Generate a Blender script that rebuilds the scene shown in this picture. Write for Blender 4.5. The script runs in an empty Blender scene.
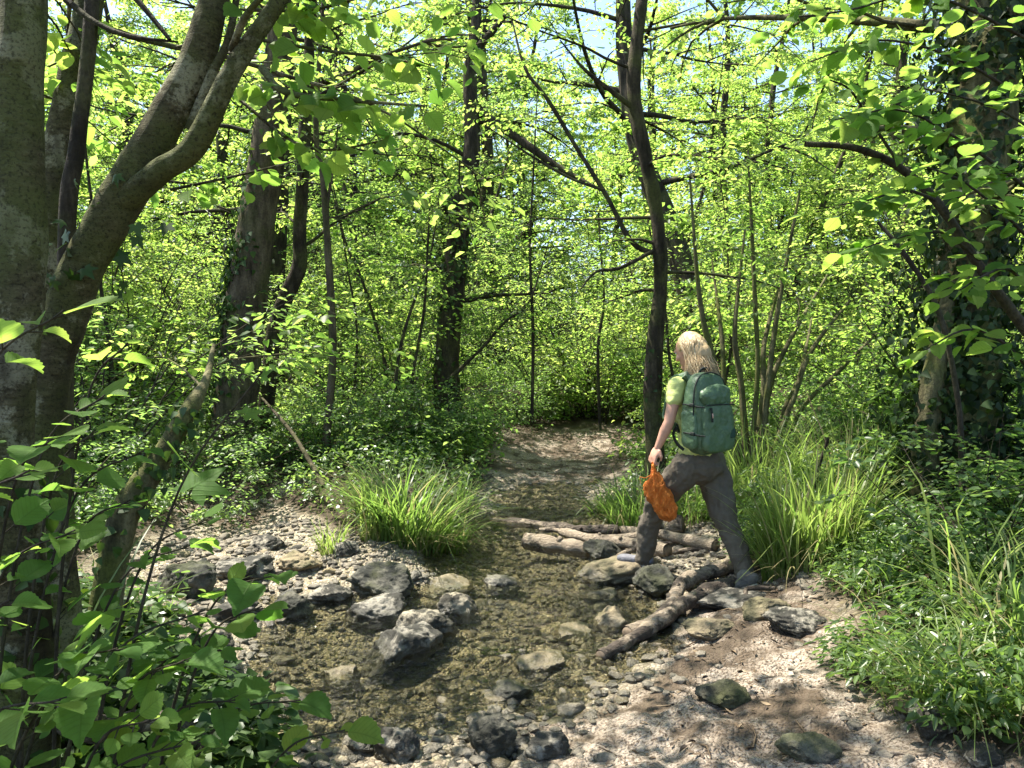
import bpy, bmesh, math, random
import numpy as np
from mathutils import Vector

S = bpy.context.scene
COL = S.collection
R = math.radians
GOLD = 2.399963

# ------------------------------------------------------------------ camera
F_PX, HOR = 745.0, 350.0
CAM_Z = 1.6
PITCH = math.atan((384 - HOR) / F_PX)
cam = bpy.data.objects.new('camera', bpy.data.cameras.new('camera'))
COL.objects.link(cam)
cam.location = (0, 0, CAM_Z)
cam.rotation_euler = (math.pi / 2 - PITCH, 0, 0)
cam.data.sensor_width = 36
cam.data.lens = F_PX / 1024 * 36
cam.data.clip_start = 0.05
cam.data.clip_end = 2000
S.camera = cam

# ------------------------------------------------------------------ light
SUN_EL, SUN_AZ = R(63), R(-62)          # azimuth from +Y towards +X
sd = Vector((math.sin(SUN_AZ) * math.cos(SUN_EL), math.cos(SUN_AZ) * math.cos(SUN_EL), math.sin(SUN_EL)))
w = bpy.data.worlds.new('World'); S.world = w; w.use_nodes = True
nt = w.node_tree
bg = nt.nodes['Background']
sky = nt.nodes.new('ShaderNodeTexSky'); sky.sky_type = 'NISHITA'; sky.sun_disc = False
sky.sun_elevation = SUN_EL; sky.sun_rotation = SUN_AZ
nt.links.new(sky.outputs[0], bg.inputs[0]); bg.inputs[1].default_value = 0.12
sun = bpy.data.objects.new('sun', bpy.data.lights.new('sun', 'SUN'))
COL.objects.link(sun)
sun.data.energy = 5.0; sun.data.angle = R(0.55); sun.data.color = (1, 0.94, 0.83)
sun.rotation_euler = sd.to_track_quat('Z', 'Y').to_euler()
S.view_settings.view_transform = 'Standard'; S.view_settings.look = 'None'
S.view_settings.gamma = 1; S.view_settings.exposure = 1.7
S.view_settings.use_curve_mapping = False
S.render.engine = 'CYCLES'
cy = S.cycles
cy.max_bounces = 7; cy.diffuse_bounces = 4; cy.glossy_bounces = 3; cy.transmission_bounces = 5
cy.transparent_max_bounces = 12; cy.caustics_reflective = False; cy.caustics_refractive = False
cy.sample_clamp_indirect = 6
try:
    cy.use_denoising = True; cy.denoiser = 'OPENIMAGEDENOISE'; cy.denoising_input_passes = 'RGB_ALBEDO_NORMAL'
    cy.denoising_prefilter = 'ACCURATE'
except Exception:
    pass

# ------------------------------------------------------------------ helpers: space
def P(px, py, d):
    """the point seen at pixel (px, py) at distance d along +Y"""
    a, b = (px - 512) / F_PX, (384 - py) / F_PX
    c, s = math.cos(PITCH), math.sin(PITCH)
    v = np.array([a, c + b * s, -s + b * c])
    return np.array([0, 0, CAM_Z]) + v * (d / v[1])

def PZ(px, py, z):
    """the point seen at pixel (px, py) at height z"""
    a, b = (px - 512) / F_PX, (384 - py) / F_PX
    c, s = math.cos(PITCH), math.sin(PITCH)
    v = np.array([a, c + b * s, -s + b * c])
    return np.array([0, 0, CAM_Z]) + v * ((z - CAM_Z) / v[2])

def _h(ix, iy, iz, seed):
    n = (ix.astype(np.int64) * 374761393 + iy.astype(np.int64) * 668265263 + iz.astype(np.int64) * 2147483647 + seed * 1274126177) & 0xFFFFFFFF
    n = ((n ^ (n >> 13)) * 1274126177) & 0xFFFFFFFF
    n = ((n ^ (n >> 16)) * 2246822519) & 0xFFFFFFFF
    n = n ^ (n >> 15)
    return n.astype(np.float64) / 4294967295.0

def vnoise(p, seed=0):
    f = np.floor(p); t = p - f; t = t * t * (3 - 2 * t)
    i = f.astype(np.int64); out = 0
    for dx in (0, 1):
        for dy in (0, 1):
            for dz in (0, 1):
                wgt = (t[:, 0] if dx else 1 - t[:, 0]) * (t[:, 1] if dy else 1 - t[:, 1]) * (t[:, 2] if dz else 1 - t[:, 2])
                out = out + wgt * _h(i[:, 0] + dx, i[:, 1] + dy, i[:, 2] + dz, seed)
    return out * 2 - 1

def fbm(p, seed=0, octs=4, gain=0.5):
    p = np.asarray(p, float); a, s, o = 1.0, 1.0, 0
    for k in range(octs):
        o = o + a * vnoise(p * s + 17.3 * k, seed + k); a *= gain; s *= 2.03
    return o

def fb2(x, y, sc, seed=0, octs=4):
    x = np.asarray(x, float); y = np.asarray(y, float)
    return fbm(np.stack([x.ravel() * sc, y.ravel() * sc, np.zeros(x.size)], 1), seed, octs).reshape(x.shape)

# ------------------------------------------------------------------ helpers: mesh
class MB:
    def __init__(s):
        s.v = []; s.q = []; s.t = []; s.n = 0; s.lv = []; s.uv = []
    def add(s, v, q=None, t=None, lv=None, uv=None):
        v = np.asarray(v, float); k = len(v)
        s.v.append(v)
        if q is not None and len(q): s.q.append(np.asarray(q, np.int64) + s.n)
        if t is not None and len(t): s.t.append(np.asarray(t, np.int64) + s.n)
        s.lv.append(np.zeros(k) if lv is None else np.asarray(lv, float))
        s.uv.append(np.zeros((k, 3)) if uv is None else np.asarray(uv, float))
        s.n += k
    def mesh(s, name, smooth=True):
        me = bpy.data.meshes.new(name)
        if not s.v: return me
        v = np.concatenate(s.v)
        q = np.concatenate(s.q) if s.q else np.zeros((0, 4), np.int64)
        t = np.concatenate(s.t) if s.t else np.zeros((0, 3), np.int64)
        me.vertices.add(len(v)); me.vertices.foreach_set('co', v.ravel().astype(np.float32))
        nl = len(q) * 4 + len(t) * 3
        me.loops.add(nl); me.loops.foreach_set('vertex_index', np.concatenate([q.ravel(), t.ravel()]).astype(np.int32))
        me.polygons.add(len(q) + len(t))
        st = np.concatenate([np.arange(len(q)) * 4, len(q) * 4 + np.arange(len(t)) * 3])
        me.polygons.foreach_set('loop_start', st.astype(np.int32))
        me.polygons.foreach_set('use_smooth', np.full(len(q) + len(t), smooth))
        me.update(calc_edges=True)
        a = me.attributes.new('lv', 'FLOAT', 'POINT'); a.data.foreach_set('value', np.concatenate(s.lv).astype(np.float32))
        a = me.attributes.new('luv', 'FLOAT_VECTOR', 'POINT'); a.data.foreach_set('vector', np.concatenate(s.uv).ravel().astype(np.float32))
        return me
    def build(s, name, mat, parent=None, smooth=True):
        me = s.mesh(name, smooth)
        o = bpy.data.objects.new(name, me); COL.objects.link(o)
        if mat: me.materials.append(mat)
        if parent is not None:
            o.parent = parent
            o.matrix_parent_inverse.identity()
            if parent.location.length > 0:
                o.location = -parent.location     # geometry was written in world space
        return o

def tag(o, label=None, cat=None, group=None, kind=None):
    if label: o['label'] = label
    if cat: o['category'] = cat
    if group: o['group'] = group
    if kind: o['kind'] = kind
    return o

def thing(name, loc, label, cat, group=None):
    o = bpy.data.objects.new(name, None); COL.objects.link(o)
    o.location = Vector(loc); o.empty_display_size = 0.1
    return tag(o, label, cat, group)

def copy_tree(o, loc, rz=0, sc=1.0, label=None):
    r = o.copy(); COL.objects.link(r)
    r.location = Vector(loc); r.rotation_euler = (0, 0, rz); r.scale = (sc, sc, sc) if np.isscalar(sc) else sc
    if label: r['label'] = label
    for ch in list(o.children):
        c = ch.copy(); COL.objects.link(c); c.parent = r
    return r

def norm(v):
    return v / np.maximum(np.linalg.norm(v, axis=-1, keepdims=True), 1e-9)

def spline(pts, n):
    p = np.asarray(pts, float)
    if len(p) == 2:
        t = np.linspace(0, 1, n)[:, None]; return p[0] * (1 - t) + p[1] * t
    q = np.vstack([2 * p[0] - p[1], p, 2 * p[-1] - p[-2]])
    m = len(p) - 1; out = []
    for u in np.linspace(0, m, n):
        i = min(int(u), m - 1); t = u - i
        a, b, c, d = q[i], q[i + 1], q[i + 2], q[i + 3]
        out.append(0.5 * (2 * b + (c - a) * t + (2 * a - 5 * b + 4 * c - d) * t * t + (3 * b - a - 3 * c + d) * t ** 3))
    return np.array(out)

def tube(mb, pts, rads, sides=6, amp=0.0, freq=6.0, seed=0, cap=False, lv=0.0):
    p = np.asarray(pts, float); n = len(p)
    r = np.interp(np.linspace(0, 1, n), np.linspace(0, 1, len(rads)), rads) if not np.isscalar(rads) else np.full(n, rads)
    T = norm(np.gradient(p, axis=0))
    ref = np.array([0, 0, 1.0]) if abs(T[0][2]) < 0.8 else np.array([1.0, 0, 0])
    U = np.zeros((n, 3)); u = ref
    for i in range(n):
        u = u - T[i] * np.dot(u, T[i]); u = u / max(np.linalg.norm(u), 1e-9); U[i] = u
    V = np.cross(T, U)
    a = np.linspace(0, 2 * math.pi, sides, endpoint=False)
    rr = np.repeat(r[:, None], sides, 1)
    dirs = U[:, None, :] * np.cos(a)[None, :, None] + V[:, None, :] * np.sin(a)[None, :, None]
    if amp:
        q = (p[:, None, :] + dirs * rr[:, :, None]).reshape(-1, 3)
        q2 = q * freq; q2[:, 2] *= 0.45
        rr = rr * (1 + amp * fbm(q2, seed, 4).reshape(n, sides))
    v = (p[:, None, :] + dirs * rr[:, :, None]).reshape(-1, 3)
    i = np.arange(n - 1)[:, None] * sides; j = np.arange(sides)[None, :]; j2 = (j + 1) % sides
    q = np.stack([i + j, i + j2, i + sides + j2, i + sides + j], -1).reshape(-1, 4)
    tt = []
    if cap:
        v = np.vstack([v, p[0], p[-1]]); c0, c1 = len(v) - 2, len(v) - 1
        for k in range(sides):
            tt.append((c0, (k + 1) % sides, k)); tt.append((c1, (n - 1) * sides + k, (n - 1) * sides + (k + 1) % sides))
    mb.add(v, q, tt, np.full(len(v), lv))

# ---- leaf templates: (verts, quads); y along the leaf from 0 to 1, x half width, z up
def leaf_tmpl(rows, width, peak=0.4, serr=0.0, fold=0.25, droop=0.18, tip=1.0):
    t = np.linspace(0, 1, rows); v = []
    for k, y in enumerate(t):
        wv = width * (np.sin(math.pi * y ** (math.log(0.5) / math.log(peak))) ** 0.72 if 0 < y < 1 else 0)
        if y > 0.82: wv *= tip
        wv *= 1 + (serr if k % 2 else -serr)
        for sx in (-1, 0, 1):
            v.append((sx * wv, y + (0.03 * abs(sx) if k % 2 and serr else 0), -droop * y * y + fold * wv - (0 if sx else fold * wv)))
    q = []
    for k in range(rows - 1):
        a = k * 3
        q += [(a, a + 1, a + 4, a + 3), (a + 1, a + 2, a + 5, a + 4)]
    return np.array(v), np.array(q)

L_HAZEL = leaf_tmpl(17, 0.43, 0.46, 0.035, 0.22, 0.2, 0.62)
L_MID = (np.array([(0, 0, 0), (-.30, .3, .07), (-.27, .68, .03), (0, 1, -.14), (.27, .68, .03), (.30, .3, .07)]),
         np.array([(0, 3, 2, 1), (0, 5, 4, 3)]))
L_THIN = (np.array([(0, 0, 0), (-.17, .3, .04), (-.15, .68, .0), (0, 1, -.16), (.15, .68, .0), (.17, .3, .04)]),
          np.array([(0, 3, 2, 1), (0, 5, 4, 3)]))
L_OVAL = leaf_tmpl(6, 0.36, 0.45, 0, 0.2, 0.2)
L_IVY = (np.array([(0, 0, 0), (-.42, .12, .04), (-.3, .5, .05), (0, 1, -.1), (.3, .5, .05), (.42, .12, .04)]),
         np.array([(0, 3, 2, 1), (0, 5, 4, 3)]))

def maple_tmpl():
    # five pointed lobes, fan of quads about the midrib point
    an = [(-150, .30), (-118, .62), (-92, .42), (-62, .92), (-34, .50), (-14, .70), (0, 1.05), (14, .70), (34, .50), (62, .92), (92, .42), (118, .62), (150, .30)]
    pts = [(0, 0.33, 0.03)]
    for a, r in an:
        pts.append((r * .62 * math.sin(R(a)), .33 + r * .64 * math.cos(R(a)), -.16 * r * r + .02))
    q = []
    for k in range(1, 13, 2):
        q.append((0, k + 2, k + 1, k))
    return np.array(pts), np.array(q)
L_MAPLE = maple_tmpl()

def put_leaves(mb, tmpl, pos, D, N, size, rng, var=None):
    tv, tq = tmpl; n = len(pos)
    if n == 0: return
    Y = norm(D); Z = N - Y * np.sum(N * Y, 1, keepdims=True); Z = norm(Z); X = np.cross(Y, Z)
    size = np.broadcast_to(size, (n,))
    wj = rng.uniform(0.85, 1.15, n); cz = rng.uniform(-0.6, 2.6, n)
    v = (X[:, None, :] * (tv[None, :, 0:1] * wj[:, None, None]) + Y[:, None, :] * tv[None, :, 1:2] + Z[:, None, :] * (tv[None, :, 2:3] * cz[:, None, None]))
    v = pos[:, None, :] + v * size[:, None, None]
    k = len(tv)
    q = (tq[None] + (np.arange(n) * k)[:, None, None]).reshape(-1, 4)
    if var is None: var = rng.random(n)
    mb.add(v.reshape(-1, 3), q, None, np.repeat(var, k), np.tile(tv, (n, 1)))

def rand_dir(rng, n, tilt=0.45, flat=0.25):
    """horizontal-ish leaf axes and mostly upward normals"""
    a = rng.uniform(0, 2 * math.pi, n)
    D = np.stack([np.cos(a), np.sin(a), rng.normal(-0.25, flat, n)], 1)
    N = np.stack([rng.normal(0, tilt, n), rng.normal(0, tilt, n), np.ones(n)], 1)
    return norm(D), norm(N)

# ------------------------------------------------------------------ materials
def mat(name):
    m = bpy.data.materials.new(name); m.use_nodes = True
    t = m.node_tree; b = t.nodes['Principled BSDF']
    return m, t, b, t.nodes['Material Output']
def nd(t, typ, **kw):
    n = t.nodes.new(typ)
    for k, v in kw.items():
        if k.startswith('i_'):
            n.inputs[int(k[2:]) if k[2:].isdigit() else k[2:].replace('_', ' ')].default_value = v
        else: setattr(n, k, v)
    return n
def ramp(t, src, stops, interp='LINEAR'):
    r = t.nodes.new('ShaderNodeValToRGB'); r.color_ramp.interpolation = interp
    e = r.color_ramp.elements
    while len(e) < len(stops): e.new(0.5)
    for k, (p, c) in enumerate(stops):
        e[k].position = p; e[k].color = (c, c, c, 1) if np.isscalar(c) else (*c, 1)
    t.links.new(src, r.inputs[0]); return r.outputs[0]
def mixc(t, f, a, b, blend='MIX'):
    n = t.nodes.new('ShaderNodeMix'); n.data_type = 'RGBA'; n.blend_type = blend
    for val, idx in ((f, 0), (a, 6), (b, 7)):
        if hasattr(val, 'node'): t.links.new(val, n.inputs[idx])
        elif idx == 0: n.inputs[0].default_value = val
        else: n.inputs[idx].default_value = (*val, 1)
    return n.outputs[2]
def math_n(t, op, a, b=None, clamp=False):
    n = t.nodes.new('ShaderNodeMath'); n.operation = op; n.use_clamp = clamp
    for k, val in enumerate((a, b)):
        if val is None: continue
        if hasattr(val, 'node'): t.links.new(val, n.inputs[k])
        else: n.inputs[k].default_value = val
    return n.outputs[0]
def noise_n(t, vec, scale, detail=4, rough=0.55):
    n = nd(t, 'ShaderNodeTexNoise'); n.inputs['Scale'].default_value = scale
    n.inputs['Detail'].default_value = detail; n.inputs['Roughness'].default_value = rough
    if vec is not None: t.links.new(vec, n.inputs['Vector'])
    return n.outputs[0]
def voro(t, vec, scale, feature='F1', out=0):
    n = nd(t, 'ShaderNodeTexVoronoi'); n.feature = feature; n.inputs['Scale'].default_value = scale
    t.links.new(vec, n.inputs['Vector']); return n.outputs[out]
def bump(t, h, strength, dist, b):
    n = nd(t, 'ShaderNodeBump'); n.inputs['Strength'].default_value = strength; n.inputs['Distance'].default_value = dist
    t.links.new(h, n.inputs['Height']); t.links.new(n.outputs[0], b.inputs['Normal']); return n.outputs[0]
def geo_pos(t):
    return nd(t, 'ShaderNodeNewGeometry').outputs['Position']
def obj_pos(t):
    return nd(t, 'ShaderNodeTexCoord').outputs['Object']
def scalev(t, vec, s):
    n = nd(t, 'ShaderNodeMapping'); n.inputs['Scale'].default_value = s
    t.links.new(vec, n.inputs['Vector']); return n.outputs[0]

def leaf_mat(name, cols, trans, tfac=0.45, rough=0.42, veins=False, spec=0.4):
    m, t, b, out = mat(name)
    at = nd(t, 'ShaderNodeAttribute', attribute_name='lv').outputs['Fac']
    n = len(cols)
    c = ramp(t, at, [(k / (n - 1), cols[k]) for k in range(n)])
    tc = ramp(t, at, [(k / (n - 1), trans[k]) for k in range(n)])
    tr = nd(t, 'ShaderNodeBsdfTranslucent')
    if veins:
        uv = nd(t, 'ShaderNodeAttribute', attribute_name='luv').outputs['Vector']
        sp = nd(t, 'ShaderNodeSeparateXYZ'); t.links.new(uv, sp.inputs[0])
        ax = math_n(t, 'ABSOLUTE', sp.outputs[0])
        ph = math_n(t, 'SUBTRACT', math_n(t, 'MULTIPLY', sp.outputs[1], 55.0), math_n(t, 'MULTIPLY', ax, 42.0))
        side = ramp(t, math_n(t, 'SINE', ph), [(0.0, 0.0), (0.55, 0.0), (1.0, 1.0)])
        mid = ramp(t, ax, [(0.0, 1.0), (0.03, 0.0)])
        vn = math_n(t, 'MAXIMUM', mid, math_n(t, 'MULTIPLY', side, 0.55))
        c = mixc(t, math_n(t, 'MULTIPLY', vn, 0.4), c, (0.11, 0.19, 0.05))
        tc = mixc(t, math_n(t, 'MULTIPLY', vn, 0.4), tc, (0.10, 0.20, 0.01))
        nb = bump(t, vn, 0.5, 0.003, b)
        blot = ramp(t, noise_n(t, geo_pos(t), 60, 3), [(0.35, 0.75), (0.65, 1.1)])
        c = mixc(t, 1.0, c, blot, 'MULTIPLY')
    t.links.new(c, b.inputs['Base Color']); t.links.new(tc, tr.inputs[0])
    b.inputs['Roughness'].default_value = rough; b.inputs['Specular IOR Level'].default_value = spec
    mx = nd(t, 'ShaderNodeMixShader'); mx.inputs[0].default_value = tfac
    t.links.new(b.outputs[0], mx.inputs[1]); t.links.new(tr.outputs[0], mx.inputs[2])
    t.links.new(mx.outputs[0], out.inputs['Surface'])
    return m

M = {}
M['leaf'] = leaf_mat('wood_leaf', [(.055, .10, .03), (.085, .145, .038), (.13, .185, .055)], [(.20, .38, .05), (.36, .54, .09), (.64, .75, .18)], 0.62)
M['leaf_cool'] = leaf_mat('cool_leaf', [(.05, .09, .034), (.075, .13, .044), (.11, .17, .05)], [(.2, .36, .08), (.32, .50, .11), (.46, .62, .14)], 0.6)  # slightly cooler green variant of the wood leaf
M['hazel'] = leaf_mat('hazel_leaf', [(.055, .12, .03), (.08, .16, .038), (.12, .205, .046)], [(.18, .38, .05), (.29, .50, .07), (.52, .68, .11)], 0.56, 0.6, True, .12)
M['ivy'] = leaf_mat('ivy_leaf', [(.022, .048, .014), (.036, .07, .018), (.06, .10, .022)], [(.05, .12, .01), (.08, .16, .02), (.14, .24, .02)], 0.22, 0.5, False, 0.2)
M['ivy_dark'] = leaf_mat('shaded_ivy_leaf', [(.010, .022, .008), (.016, .032, .010), (.026, .05, .013)], [(.03, .07, .01), (.05, .10, .012), (.08, .15, .015)], .2, .5, False, .2)  # darker copy of the ivy leaf, deep shade put into its colour
M['herb'] = leaf_mat('herb_leaf', [(.045, .085, .028), (.07, .12, .036), (.10, .16, .045)], [(.15, .30, .05), (.24, .4, .07), (.36, .5, .1)], 0.42, 0.36, False, 0.5)
M['grass'] = leaf_mat('grass_blade', [(.05, .085, .025), (.095, .14, .04), (.15, .20, .05), (.32, .28, .14)], [(.16, .29, .05), (.24, .42, .07), (.37, .54, .10), (.4, .36, .16)], 0.48, 0.4)

def bark_mat(name, c1, c2, c3, moss=(0.09, 0.10, 0.03), mossf=0.4, stretch=0.22, sc=14):
    m, t, b, out = mat(name)
    p = geo_pos(t); ps = scalev(t, p, (1, 1, stretch))
    n1 = noise_n(t, ps, sc, 6, 0.65); n2 = noise_n(t, p, 3.2, 4); n3 = noise_n(t, p, 46, 4, .7)
    c = ramp(t, n1, [(0.3, c1), (0.5, c2), (0.72, c3)])
    c = mixc(t, ramp(t, n2, [(0.47, 0.0), (0.62, mossf)]), c, moss)
    c = mixc(t, ramp(t, n3, [(0.35, .55), (0.6, 1.0)]), (0.01, 0.009, 0.007), c)
    t.links.new(c, b.inputs['Base Color']); b.inputs['Roughness'].default_value = 0.9
    b.inputs['Specular IOR Level'].default_value = 0.15
    h = math_n(t, 'ADD', math_n(t, 'MULTIPLY', n1, 1.0), math_n(t, 'MULTIPLY', n3, 0.45))
    bump(t, h, 0.9, 0.02, b)
    return m
def smooth_bark():
    m, t, b, out = mat('smooth_grey_bark')
    p = geo_pos(t); ph = scalev(t, p, (1, 1, 2.6)); pv = scalev(t, p, (1, 1, .3))
    n1 = noise_n(t, p, 6, 7, .72); n2 = noise_n(t, ph, 22, 6, .75); n3 = noise_n(t, p, 110, 3, .7); n4 = noise_n(t, pv, 5, 4, .6); n5 = noise_n(t, p, 3.5, 3)
    c = ramp(t, n2, [(.3, (.03, .025, .013)), (.5, (.085, .072, .038)), (.7, (.16, .14, .08))])
    c = mixc(t, ramp(t, n1, [(.53, 0.0), (.585, .9)]), c, (.30, .28, .185))       # pale lichen
    c = mixc(t, ramp(t, n4, [(.50, 0.0), (.60, .92)]), c, (.032, .025, .015))
    c = mixc(t, ramp(t, n5, [(.42, 0.0), (.6, .65)]), c, (.095, .112, .03))
    c = mixc(t, ramp(t, n3, [(.34, .7), (.5, 0.0)]), c, (.02, .016, .011))
    t.links.new(c, b.inputs['Base Color']); b.inputs['Roughness'].default_value = .9; b.inputs['Specular IOR Level'].default_value = .15
    bump(t, math_n(t, 'ADD', n2, math_n(t, 'ADD', math_n(t, 'MULTIPLY', n1, .8), math_n(t, 'MULTIPLY', n3, .4))), .9, .018, b)
    return m
M['smooth'] = smooth_bark()
M['bark'] = bark_mat('grey_bark', (.025, .02, .012), (.085, .066, .042), (.16, .13, .085))
M['bark_dark'] = bark_mat('dark_bark', (.014, .011, .008), (.04, .032, .022), (.11, .088, .062), mossf=.55)
M['bark_moss'] = bark_mat('mossy_bark', (.035, .032, .017), (.11, .10, .05), (.22, .2, .11), (.10, .115, .025), .75)
M['twig'] = bark_mat('twig_bark', (.02, .016, .012), (.05, .042, .03), (.10, .085, .06), mossf=.2, sc=30)
M['log'] = bark_mat('worn_log', (.05, .036, .026), (.17, .13, .10), (.40, .33, .27), (.06, .05, .035), .5, 1.0, 9)

def log_mat():
    m, t, b, out = mat('weathered_log')
    p = obj_pos(t); ps = scalev(t, p, (7, 60, 60))
    g = noise_n(t, ps, 1.0, 6, .65); n2 = noise_n(t, p, 7.0, 5, .6); n3 = noise_n(t, p, 90, 3, .7)
    pale = ramp(t, g, [(.28, (.10, .075, .055)), (.5, (.23, .18, .125)), (.75, (.40, .34, .265))])
    dark = ramp(t, g, [(.3, (.022, .016, .011)), (.7, (.085, .062, .045))])
    at = nd(t, 'ShaderNodeAttribute', attribute_name='lv').outputs['Fac']
    f = ramp(t, math_n(t, 'ADD', n2, math_n(t, 'MULTIPLY', math_n(t, 'SUBTRACT', at, .5), .5)), [(.47, 0.0), (.55, 1.0)])
    c = mixc(t, f, dark, pale)
    t.links.new(c, b.inputs['Base Color']); b.inputs['Roughness'].default_value = .85
    bump(t, math_n(t, 'ADD', g, math_n(t, 'ADD', math_n(t, 'MULTIPLY', f, .5), math_n(t, 'MULTIPLY', n3, .4))), 1.0, .022, b)
    return m
M['log'] = log_mat()

def rock_mat(name, c1, c2, dark, dk=0.5, moss=0.0):
    m, t, b, out = mat(name)
    p = geo_pos(t)
    n1 = noise_n(t, p, 9, 6, .65); n2 = noise_n(t, p, 28, 5, .7); n3 = noise_n(t, p, 130, 3, .7)
    c = ramp(t, n2, [(.3, c1), (.68, c2)])
    c = mixc(t, ramp(t, n1, [(dk - .04, 1.0), (dk + .05, 0.0)]), c, dark)
    c = mixc(t, ramp(t, n3, [(.3, .35), (.5, 0.0)]), c, (.05, .045, .035))
    if moss:
        c = mixc(t, ramp(t, noise_n(t, p, 5, 4), [(.45, 0.0), (.58, moss)]), c, (.075, .085, .02))
    rnd = nd(t, 'ShaderNodeObjectInfo').outputs['Random']
    c = mixc(t, 1.0, c, ramp(t, rnd, [(0, (.5, .49, .46)), (.5, (.72, .70, .65)), (1, (.82, .76, .62))]), 'MULTIPLY')
    sp = nd(t, 'ShaderNodeSeparateXYZ'); t.links.new(p, sp.inputs[0])
    wz = math_n(t, 'ADD', sp.outputs[2], math_n(t, 'MULTIPLY', n1, -0.05))
    wet = ramp(t, wz, [(0.0, 1.0), (0.035, 0.0)])        # soaked up to a hand above the water
    c = mixc(t, math_n(t, 'MULTIPLY', wet, .55), c, (.045, .04, .022))
    t.links.new(c, b.inputs['Base Color'])
    t.links.new(ramp(t, wet, [(0, .85), (1, .3)]), b.inputs['Roughness'])
    bump(t, math_n(t, 'ADD', n1, math_n(t, 'ADD', n2, math_n(t, 'MULTIPLY', n3, .35))), .8, .02, b)
    return m
M['rock'] = rock_mat('limestone', (.26, .24, .205), (.46, .43, .37), (.04, .038, .03), .52)  # dark patches widened so that they also stand in for mottled shade
M['rock_dark'] = rock_mat('dark_mossy_stone', (.06, .058, .045), (.17, .165, .14), (.02, .022, .015), .5, .5)
M['rock_tan'] = rock_mat('tan_stone', (.24, .19, .12), (.42, .35, .23), (.09, .075, .045), .42, .5)
M['pebble'] = rock_mat('pebbles', (.22, .19, .15), (.43, .38, .31), (.10, .09, .07), .42)

# ------------------------------------------------------------------ terrain
# (px, py, z, vegetation 0..1, trodden earth 0..1); what is left over is gravel
CP = [(430, 560, -.16, 0, 0), (500, 560, -.19, 0, 0), (470, 590, -.13, 0, 0), (520, 620, -.055, 0, 0), (520, 660, -.045, 0, 0), (600, 640, -.035, 0, 0),
      (630, 668, -.045, 0, 0), (400, 690, -.10, 0, 0), (310, 650, -.09, 0, 0), (250, 690, -.05, 0, 0), (450, 730, -.035, 0, 0), (570, 700, -.05, 0, 0), (605, 690, -.035, 0, 0), (660, 700, .03, 0, .9),
      (350, 745, -.05, 0, 0), (570, 590, -.11, 0, 0), (550, 548, -.15, 0, 0), (430, 620, -.08, 0, 0), (300, 760, 0, .3, 0),
      (330, 560, .06, 0, 0), (400, 572, .045, 0, 0), (250, 560, .07, 0, 0), (300, 596, .02, 0, 0), (200, 555, .08, 0, .1), (160, 600, .08, .2, 0),
      (240, 522, .06, 0, .8), (430, 578, .0, 0, 0), (340, 536, .09, .2, 0), (365, 590, .0, 0, 0), (400, 532, .13, 1, 0), (440, 530, .06, .8, 0), (360, 525, .12, 1, 0),
      (280, 502, .06, .0, 1), (215, 505, .08, .2, 1), (200, 478, .3, 1, 0), (130, 520, .25, 1, 0), (100, 600, .22, 1, 0), (40, 600, .4, 1, 0), (0, 700, .4, 1, 0), (170, 700, .08, .7, 0), (230, 760, .08, .9, 0),
      (420, 480, .4, 1, 0), (330, 470, .4, 1, 0), (450, 490, .1, .7, 0), (500, 503, .0, 0, 0), (540, 500, .0, 0, .1), (560, 488, .02, 0, .3), (515, 488, .05, 0, .5), (590, 505, .03, 0, 0), (600, 475, .06, 0, 1), (540, 470, .07, 0, 1),
      (570, 458, .10, 0, 1), (610, 450, .12, 0, 1), (490, 452, .22, .5, .4), (455, 458, .35, 1, 0), (655, 455, .25, .9, 0),
      (640, 545, .04, 0, 0), (700, 545, .08, .1, 0), (740, 590, .10, 0, .8), (700, 615, .05, 0, .6), (680, 650, .03, 0, .8), (600, 745, .02, 0, .9), (560, 755, .02, 0, .6), (700, 740, .06, 0, 1), (740, 690, .07, 0, 1),
      (850, 750, .10, .0, 1), (800, 700, .11, .0, 1), (800, 640, .13, 0, 1), (760, 605, .12, 0, 1), (850, 620, .22, .6, .4), (880, 660, .22, .7, .3), (900, 720, .16, .4, .5), (960, 710, .25, 1, 0), (960, 765, .15, .4, .6), (900, 560, .45, 1, 0),
      (1000, 620, .45, 1, 0), (840, 510, .4, 1, 0), (770, 560, .2, 1, 0), (760, 490, .35, 1, 0), (950, 490, .6, 1, 0), (650, 500, .14, 1, 0), (690, 508, .14, .9, 0), (620, 510, .07, .7, 0), (660, 535, .05, 0, 0), (640, 570, .0, 0, 0), (755, 588, .07, 0, .6), (260, 484, .25, 1, 0), (305, 488, .22, 1, 0), (230, 535, .07, .1, .3)]
XY, HZ, VG, PT = [], [], [], []
for px, py, z, vg, pt in CP:
    q = PZ(px, py, z); XY.append(q[:2]); HZ.append(z); VG.append(vg); PT.append(pt)
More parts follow.
